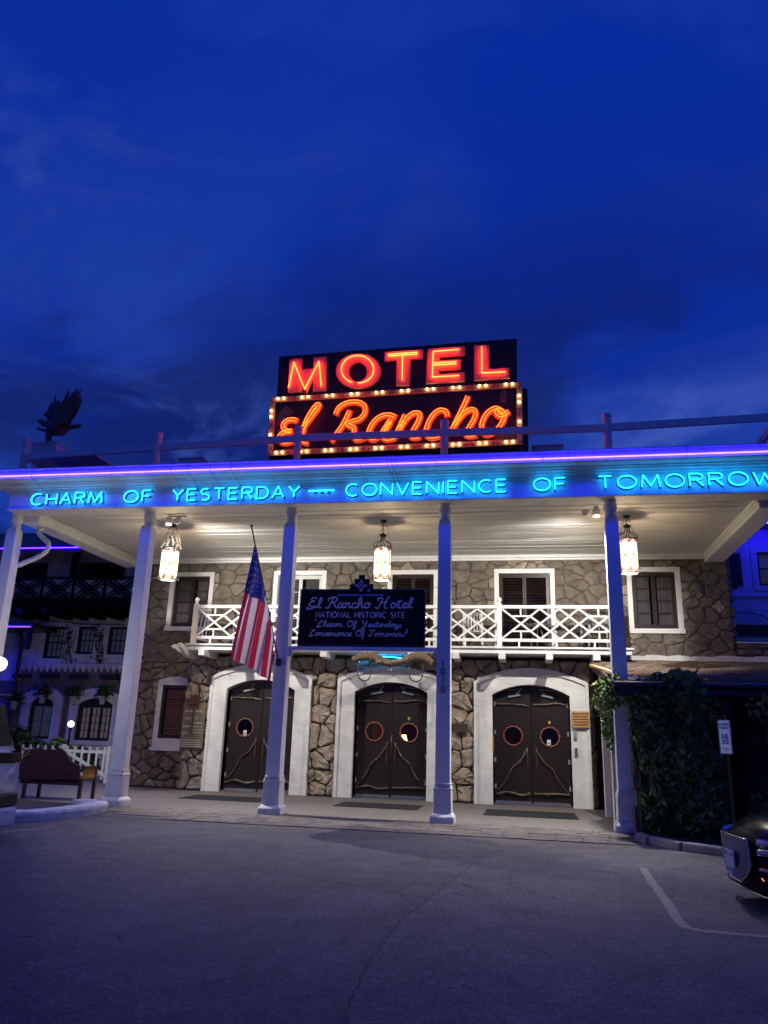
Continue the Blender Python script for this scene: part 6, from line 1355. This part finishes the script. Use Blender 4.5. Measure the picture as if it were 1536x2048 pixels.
# ------------------------------------------------------------------ left foreground: kerb, bench, picket gate, shrubs, lamps
cb = MB(); cpts = [(-9.6,12.05),(-9.0,12.0),(-8.55,12.12),(-8.2,12.42),(-8.02,12.9),(-7.95,13.5),(-7.98,14.1),(-8.10,14.55),(-8.35,14.85),(-8.75,15.02)]
KW = mat('white_painted_kerb', (.66,.66,.66), .7, .15, 5, .6, 24, dirt=.55, dirtcol=(.22,.20,.19))
P = smooth([(x,y,0) for x,y in cpts], 4); vs = []; prof = ((.10,-.02),(.095,.10),(.06,.145),(-.30,.15),(-.34,.13),(-.34,-.02)); m_ = len(prof); rk = random.Random(15)
for i, p in enumerate(P):
    d = (P[min(i+1,len(P)-1)]-P[max(i-1,0)]).normalized(); q = Vector((d.y,-d.x,0))
    for o_, z in prof: vs.append(p+q*(o_+rk.uniform(-.008,.008))+Vector((0,0,z+rk.uniform(-.006,.006))))
cb.add(vs, [(i*m_+j, i*m_+(j+1) % m_, (i+1)*m_+(j+1) % m_, (i+1)*m_+j) for i in range(len(P)-1) for j in range(m_)]+[tuple(range(m_)), tuple((len(P)-1)*m_+j for j in range(m_))])
tag(cb.build('kerb', KW, bevel=.008), kind='structure')
tag(MB().prism([(-9.7,12.2),(-8.6,12.4),(-8.3,13.0),(-8.3,14.2),(-8.75,14.7),(-12,15.4),(-14,15.4),(-14,12.2)], -.02, .07, plane='XY').build('island_soil', mat('dark_island_ground', (.05,.042,.04), .95, .3, 6, .5, 20)), kind='structure')
BW_ = mat('dark_carved_wood', (.036,.014,.012), .42, .4, 10, .3, 40); BW2 = mat('honey_panel', (.24,.10,.035), .45, .3, 10)
bn = empty('garden_bench', (-10.1, 16.2, 0), 'dark carved wooden bench with arched back seen from behind beside the white kerb', 'bench')
def B(u, v, y=15.9): p = at(u*.14974, 1380+v*.14974, 'Y', y); return (p.x, p.z)
back = [(255,1190),(262,1000),(290,930),(330,880),(380,830),(420,790),(480,775),(560,775),(600,800),(660,775),(720,800),(790,770),(840,790),(880,830),(920,900),(960,950),(1020,990),(1070,1010),(1070,1200)]
MB().prism([B(u,v) for u,v in back][::-1], 15.88, 15.93).build('backrest', BW_, bn, bevel=.006)
xb0, xb1 = B(255,1190)[0], B(1090,1200)[0]; zs_ = B(600,1195)[1]
MB().box(xb0,xb1,15.93,16.5,zs_,zs_+.05).build('seat', BW_, bn, bevel=.006); MB().box(xb0,xb1,15.935,15.97,zs_-.10,zs_).build('seat_rail', BW_, bn)
for x in (B(320,1300)[0], xb1-.02):
    MB().box(x-.035,x+.035,15.886,15.95,0,zs_+.02).build('leg', BW_, bn, bevel=.004); MB().box(x-.03,x+.03,16.43,16.50,0,zs_+.25).build('leg', BW_, bn, bevel=.004)
MB().box(xb1-.055,xb1+.015,15.95,16.43,zs_+.24,zs_+.30).build('armrest', BW_, bn, bevel=.006)
MB().box(xb1-.03,xb1-.01,15.95,16.43,zs_+.05,zs_+.24).build('arm_panel', BW2, bn)
b = MB(); r_ = random.Random(2)
for k in range(26): 
    u = 300+r_.uniform(0,110); v = 760+ (410-(u-300))*.35*r_.uniform(.2,1); p = B(u,v); b.lathe([(.01,-.02),(.03,0),(.01,.02)], (p[0],15.86,p[1]), 7)
b.build('carved_ornament', mat('carved_gilt_brown', (.16,.075,.035), .35, .3, 10), bn)
fc = empty('picket_fence', (-13, 21.2, 0), 'white picket fence and gate with rounded pickets behind the bench', 'fence')
PY = 21.2
def PX(x, y_=1520): return at(x, y_, 'Y', PY).x
zt0 = .98
xsf = [PX(1380/6.678+0)]; 
pk = [55,67,80,95,110,125,132,146,161,176,192,207]
pk = [v for v in pk]
for k_, x in enumerate(range(42, 212, 15)):
    xc = PX(x); w_ = .058
    MB().prism([(xc-w_/2,.10),(xc+w_/2,.10),(xc+w_/2,zt0-.03)]+arcp(xc,zt0-.03,w_/2,w_/2,10,170,6)+[(xc-w_/2,zt0-.03)], PY-.012, PY+.012).build('picket', WHITE, fc)
MB().box(PX(40),PX(216),PY+.013,PY+.05,.80,.88).build('fence_rail', WHITE, fc); MB().box(PX(40),PX(216),PY+.013,PY+.05,.18,.26).build('fence_rail', WHITE, fc)
MB().bar((PX(128,1500),PY-.025,.86),(PX(210,1550),PY-.025,.20),.02,.09).build('diagonal_brace', WHITE, fc)
MB().box(PX(124)-.05,PX(124)+.05,PY-.03,PY+.06,0,1.02).build('gate_post', WHITE, fc); MB().box(PX(216)-.05,PX(216)+.05,PY-.03,PY+.06,0,1.0).build('gate_post', WHITE, fc)
for i, (px_, hh, wd_, n_, lab) in enumerate(((38,1.35,.7,2600,'tall dark shrub at the left below the arched windows'), (82,.95,.8,2200,'low dark shrub under the left arched window'), (122,1.0,.7,2000,'dark shrub between the two arched windows'), (165,.80,.7,1800,'low dark shrub just right of the small lit lamp post'))):
    c = at(px_, 1500, 'Y', 24.9); s_ = empty('shrub', (c.x, 24.9, 0), lab, 'shrub', 'shrubs in front of the left wing')
    b = MB(); 
    def cf(r, c=c, hh=hh, wd_=wd_):
        d = r.normal(size=3); d /= np.linalg.norm(d); q = r.uniform(.3,1)**.5*(1+.18*math.sin(5*d[0]+3*d[2])); return (c.x+d[0]*wd_*q, 24.9+d[1]*.5*q, max(.03, hh*.5+d[2]*hh*.56*q))
    leaves(b, cf, n_, .10, 60+i, .1); b.build('foliage', LEAF2, s_, fixn=False)
    b = MB()
    for k in range(4): b.tube([(c.x+.05*k,24.9,0),(c.x-.2+.14*k,24.9,hh*.6)], [.025,.01], 5)
    b.build('stem', BARK, s_)
def lamp(name, x, y, zg, r, lab, energy, col, h0=0, strength=8, cat='lamp', tint=(1,.93,.82)):
    t_ = empty(name, (x, y, 0), lab, cat); MB().lathe([(.11,0),(.11,.05),(.05,.10),(.035,.3),(.03,zg-r-.12),(.06,zg-r-.06),(.045,zg-r+.01)], (x,y,0), 10).build('lamp_post', BLACK, t_)
    prof_ = [(r*math.sin(PI*k/10)+.002, zg-r*math.cos(PI*k/10)) for k in range(11)]; MB().lathe(prof_, (x,y,0), 18).build('globe', emis(name+'_glow', tint, strength), t_)
    li = bpy.data.lights.new('lamp_bulb', 'POINT'); li.energy = energy; li.color = col; li.shadow_soft_size = r+.02; lo_ = bpy.data.objects.new('lamp_bulb', li); COL.objects.link(lo_); lo_.parent = t_; lo_.location = (0,0,zg)
    return t_
lamp('small_garden_lamp', at(142,1448,'Y',24.3).x, 24.3, at(142,1448,'Y',24.3).z, .10, 'small lit garden lamp between the arched windows of the left wing', 150, (1,.80,.55), strength=9, tint=(1,.80,.55))
gl = at(-1,1328,'Y',13.6); lamp('globe_lamp', gl.x, 13.6, gl.z, .135, 'bright white globe lamp at the left edge of the photo', 330, (1,.94,.86), strength=12)
# ------------------------------------------------------------------ vehicles
def loft(b, secs, mi=0, cap=True, smooth_=True):
    """secs: list of closed rings of equal length"""
    n = len(secs[0]); vs = [p for s in secs for p in s]; fs = [(i*n+k, i*n+(k+1) % n, (i+1)*n+(k+1) % n, (i+1)*n+k) for i in range(len(secs)-1) for k in range(n)]
    if cap: fs += [tuple(range(n)), tuple((len(secs)-1)*n+k for k in range(n))[::-1]]
    b.add(vs, fs, mi, smooth_)
def carbody(b, L_, W_, stations):
    """stations: (x along car, half width, z bottom, z belt, z top); x from the nose"""
    secs = []
    for x, hw, zb, zm, zt in stations:
        ring = [(-hw*.86,zb),(-hw*.97,zb+(zm-zb)*.25),(-hw,zb+(zm-zb)*.6),(-hw*.975,zm-.03),(-hw*.93,zm),(-hw*.80,zm+(zt-zm)*.55),(-hw*.5,zt-.01),(0,zt)]
        ring = ring+[(-y, z) for y, z in reversed(ring[:-1])]; secs.append([(x, y, z) for y, z in ring])
    loft(b, secs)
CARBLK = mat('black_car_paint', (.004,.005,.010), .22, .05, 3, spec=.035); CHROME = mat('chrome_trim', (.62,.62,.64), .10, .03, 3, metal=1)
SUVW = mat('white_car_paint', (.68,.70,.74), .22, .03, 3, coat=.8); TYRE = mat('tyre_rubber', (.018,.018,.018), .85, .1, 10); CARGLASS = mat('tinted_car_glass', (.010,.012,.012), .25, .05, 3, spec=.15)
def wheel(par, x, y, r, s):
    b = MB(); P = [(r*.62,-.09),(r*.9,-.105),(r,-.08),(r,.08),(r*.9,.105),(r*.62,.09)]
    b.lathe(P, (0,0,0), 28); b.v = [(x+p[0], y+p[2], r+p[1]) for p in b.v]; w_ = b.build('wheel', TYRE, par)
    b = MB()
    for k in range(10): a = 2*PI*k/10; b.bar((x+.04*math.cos(a), y+s*.085, r+.04*math.sin(a)), (x+r*.6*math.cos(a), y+s*.095, r+r*.6*math.sin(a)), .02, .035, up=(0,1,0))
    b.lathe([(.07,0),(.07,.02)], (0,0,0), 12); b.v[-24:] = [(x+p[0], y+s*.09+p[2]*s, r+p[1]) for p in b.v[-24:]]; b.build('rim', STEEL, w_)
# black saloon, nose to the left
car = empty('parked_car', (0,0,0), 'glossy black car nosing into the lower right corner with diamond mesh grille', 'car')
b = MB(); carbody(b, 4.6, 1.86, [(0,.46,.19,.58,.70),(.05,.62,.18,.61,.76),(.18,.78,.17,.66,.83),(.42,.89,.17,.72,.90),(.8,.92,.20,.80,.95),(1.4,.93,.20,.88,1.02),(1.9,.93,.20,.92,1.06),(3.6,.93,.22,.94,1.08),(4.2,.90,.26,.94,1.06),(4.5,.84,.32,.85,.95),(4.62,.7,.40,.7,.75)])
b.build('body', CARBLK, car)
b = MB(); secs = []
for x, hw, zt in ((1.45,.72,1.03),(2.1,.64,1.36),(2.5,.60,1.43),(3.1,.60,1.42),(3.6,.62,1.32),(4.1,.66,1.06)): secs.append([(x,-hw-.1,1.0),(x,-hw,zt-.06),(x,-hw*.7,zt),(x,hw*.7,zt),(x,hw,zt-.06),(x,hw+.1,1.0)])
loft(b, secs); b.build('cabin', CARGLASS, car)
def nose(y, z):
    """surface of the nose: x for a given lateral y"""
    a = abs(y); T = ((0,0),(.40,0.0),(.50,.02),(.60,.05),(.76,.18),(.88,.40),(1.0,.75))
    for i in range(len(T)-1):
        if a <= T[i+1][0]: q = (a-T[i][0])/(T[i+1][0]-T[i][0]); return T[i][1]+(T[i+1][1]-T[i][1])*q-.02+.035*(a/.5)**2*(a < .5)
    return .75
gr = MB(); vs = []; nu, nv = 12, 8
def gp(u, v):
    hw = (.46-.04*v if v > .45 else .20+.24*math.sin(PI/2*v/.45)); y = (u*2-1)*hw; z = .26+v*.42; return (nose(y,z)-.045, y, z)
for i in range(nu+1):
    for j in range(nv+1): vs.append(gp(i/nu, j/nv))
gr.add(vs, [(i*(nv+1)+j, (i+1)*(nv+1)+j, (i+1)*(nv+1)+j+1, i*(nv+1)+j+1) for i in range(nu) for j in range(nv)], 0, True); g_ = gr.build('grille', BLACK, car, fixn=False)
b = MB()
def off(p): return (p[0]-.012, p[1], p[2])
for k in range(-10, 22):
    for s in (1, -1):
        pts = []
        for j in range(9):
            v = j/8; u = (k/11)+s*v*.75*1.0
            if 0 <= u <= 1: pts.append(off(gp(u, v)))
        if len(pts) > 1: b.tube(pts, .0035, 4)
rim_ = [off(gp(0, j/10)) for j in range(11)]+[off(gp(i/10, 1)) for i in range(11)]+[off(gp(1, 1-j/10)) for j in range(11)]+[off(gp(1-i/10, 0)) for i in range(11)]
b.tube(rim_, .009, 6, True); b.build('chrome_mesh', CHROME, g_)
for s in (-1, 1):
    hb2 = MB(); 
    for z in (.66, .585):
        pts = [(nose(y,z)-.01+.0, s*y, z+(y-.55)*.10) for y in (.56,.64,.72,.80,.88)]; pts.append((.62, s*.935, z+.045)); hb2.tube(smooth(pts,3), .024, 8)
    hl = hb2.build('headlight', mat('headlight_lens', (.55,.58,.62), .06, .05, 3, metal=.6, coat=1), car)
    hb2 = MB()
    for z in (.69, .555): pts = [(nose(y,z)-.012, s*y, z+(y-.55)*.10) for y in (.55,.70,.88)]+[(.63,s*.942,z+.045)]; hb2.tube(smooth(pts,3), .007, 6)
    hb2.build('headlight_trim', CHROME, hl)
    MB().prism([(s*.60,.22),(s*.86,.24),(s*.84,.40),(s*.64,.36)], nose(.72,.3)-.045, nose(.72,.3)-.02, plane='YZ').build('air_intake', BLACK, car)
    MB().tube(smooth([(nose(.6,.4)-.03,s*.58,.43),(nose(.75,.4)-.03,s*.74,.44),(nose(.88,.4)+.02,s*.88,.46)],3), .014, 6).build('chrome_strip', CHROME, car)
    MB().tube([(nose(.60,.34)-.03,s*.60,.36),(nose(.62,.3)-.03,s*.615,.335)], .005, 6).build('marker_lamp', emis('amber_marker', (1,.30,.04), 1.2, (.5,.2,.05)), car)
MB().tube(smooth([(.10,-.80,.20),(.02,-.55,.19),(-.02,0,.19),(.02,.55,.19),(.10,.80,.20)],4), .012, 6).build('chin_trim', CHROME, car)
pl_ = MB().box(-.115,-.100,-.155,.155,.37,.53).build('number_plate', mat('plate_white', (.55,.57,.60), .5, .1, 20), car); MB().box(-.119,-.1155,-.12,-.07,.485,.505).box(-.119,-.1155,.07,.12,.485,.505).build('plate_slot', BLACK, pl_)
MB().tube(smooth([(.16,-.07,.80),(.13,-.035,.785),(.12,0,.782),(.13,.035,.785),(.16,.07,.80)],3), .012, 6).build('bonnet_badge', CHROME, car)
for x in (.86, 3.65):
    for s in (-1, 1): wheel(car, x, s*.83, .34, s)
car.location = (2.16, 9.10, -.012); car.rotation_euler.z = math.radians(3)
# white SUV at the left edge, tail toward the porch door side
suv = empty('parked_suv', (0,0,0), 'white sport utility vehicle cut off by the left edge, its tail facing right', 'car')
b = MB(); carbody(b, 4.7, 1.9, [(0,.91,.42,.84,.90),(.06,.935,.34,.94,1.03),(.3,.94,.30,1.0,1.06),(1.2,.95,.28,1.02,1.10),(3.3,.95,.28,1.0,1.10),(4.2,.93,.28,.92,1.02),(4.55,.84,.34,.80,.90),(4.7,.66,.42,.66,.74)]); b.build('body', SUVW, suv)
b = MB(); secs = []
for x, hw, zt, zb_ in ((.10,.74,1.10,1.0),(.22,.76,1.40,1.0),(.36,.74,1.66,1.0),(.7,.72,1.72,1.0),(2.2,.71,1.74,1.0),(2.7,.69,1.66,1.0),(3.3,.72,1.06,1.0)): secs.append([(x,-hw-.14,zb_),(x,-hw,zt-.10),(x,-hw*.8,zt),(x,hw*.8,zt),(x,hw,zt-.10),(x,hw+.14,zb_)])
loft(b, secs); b.build('cabin', SUVW, suv)
b = MB(); b.prism([(-.76,1.06),(.76,1.06),(.66,1.52),(-.66,1.52)], 0, 0, plane='YZ'); 
b = MB(); b.add([(.085,-.77,1.06),(.085,.77,1.06),(.27,.70,1.56),(.27,-.70,1.56),(.16,-.80,1.06),(.16,.80,1.06),(.34,.72,1.58),(.34,-.72,1.58)], [(0,1,2,3),(0,3,7,4),(1,5,6,2),(3,2,6,7),(0,4,5,1)]); b.build('rear_window', CARGLASS, suv)
for s in (-1, 1): MB().add([],[]) ; 
b = MB()
for s in (-1, 1):
    b2 = MB(); b2.add([(.5,s*.855,1.08),(2.9,s*.855,1.08),(2.5,s*.735,1.60),(.6,s*.755,1.60),(.5,s*.83,1.08),(2.9,s*.83,1.08),(2.5,s*.70,1.60),(.6,s*.72,1.60)], [(0,1,2,3),(4,5,6,7),(0,1,5,4),(3,2,6,7)]); b2.build('side_window', CARGLASS, suv)
MB().box(.16,.52,-.70,.70,1.655,1.70).build('roof_spoiler', BLACK, suv, bevel=.02)
lt = MB().box(-.035,.0,-.86,.86,.86,.985).build('tail_light_bar', mat('dark_tail_panel', (.015,.008,.012), .5, .1, 5, spec=.2), suv, bevel=.01)
for s in (-1, 1): MB().box(-.042,.16,*sorted((s*.62,s*.87)),.875,.97).build('tail_lamp', mat('tail_lamp_red', (.12,.006,.012), .4, .1, 5, spec=.3), suv, bevel=.012)
b = MB(); block_o = None
MB().box(-.06,.10,-.90,.90,.34,.50).build('bumper_band', BLACK, suv, bevel=.02); MB().box(-.10,.12,-.86,.86,.10,.335).build('lower_bumper', SUVW, suv, bevel=.04, seg=3)
MB().box(-.05,-.045,-.17,.17,.62,.76).build('number_plate', mat('plate_white2', (.55,.57,.60), .5, .1, 20), suv)
MB().tube([(.12,.0,1.10),(.18,.25,1.30)], .01, 5).build('wiper', BLACK, suv)
for x in (.95, 3.7):
    for s in (-1, 1): wheel(suv, x, s*.84, .36, s)
suv.location = (-7.52, 10.02, -.012); suv.rotation_euler.z = PI; suv.scale.z = 1.17

for o in list(sc.objects):
    if o.name.split('.')[0] in ('plant', 'leaves', 'foliage'): o['kind'] = 'stuff'
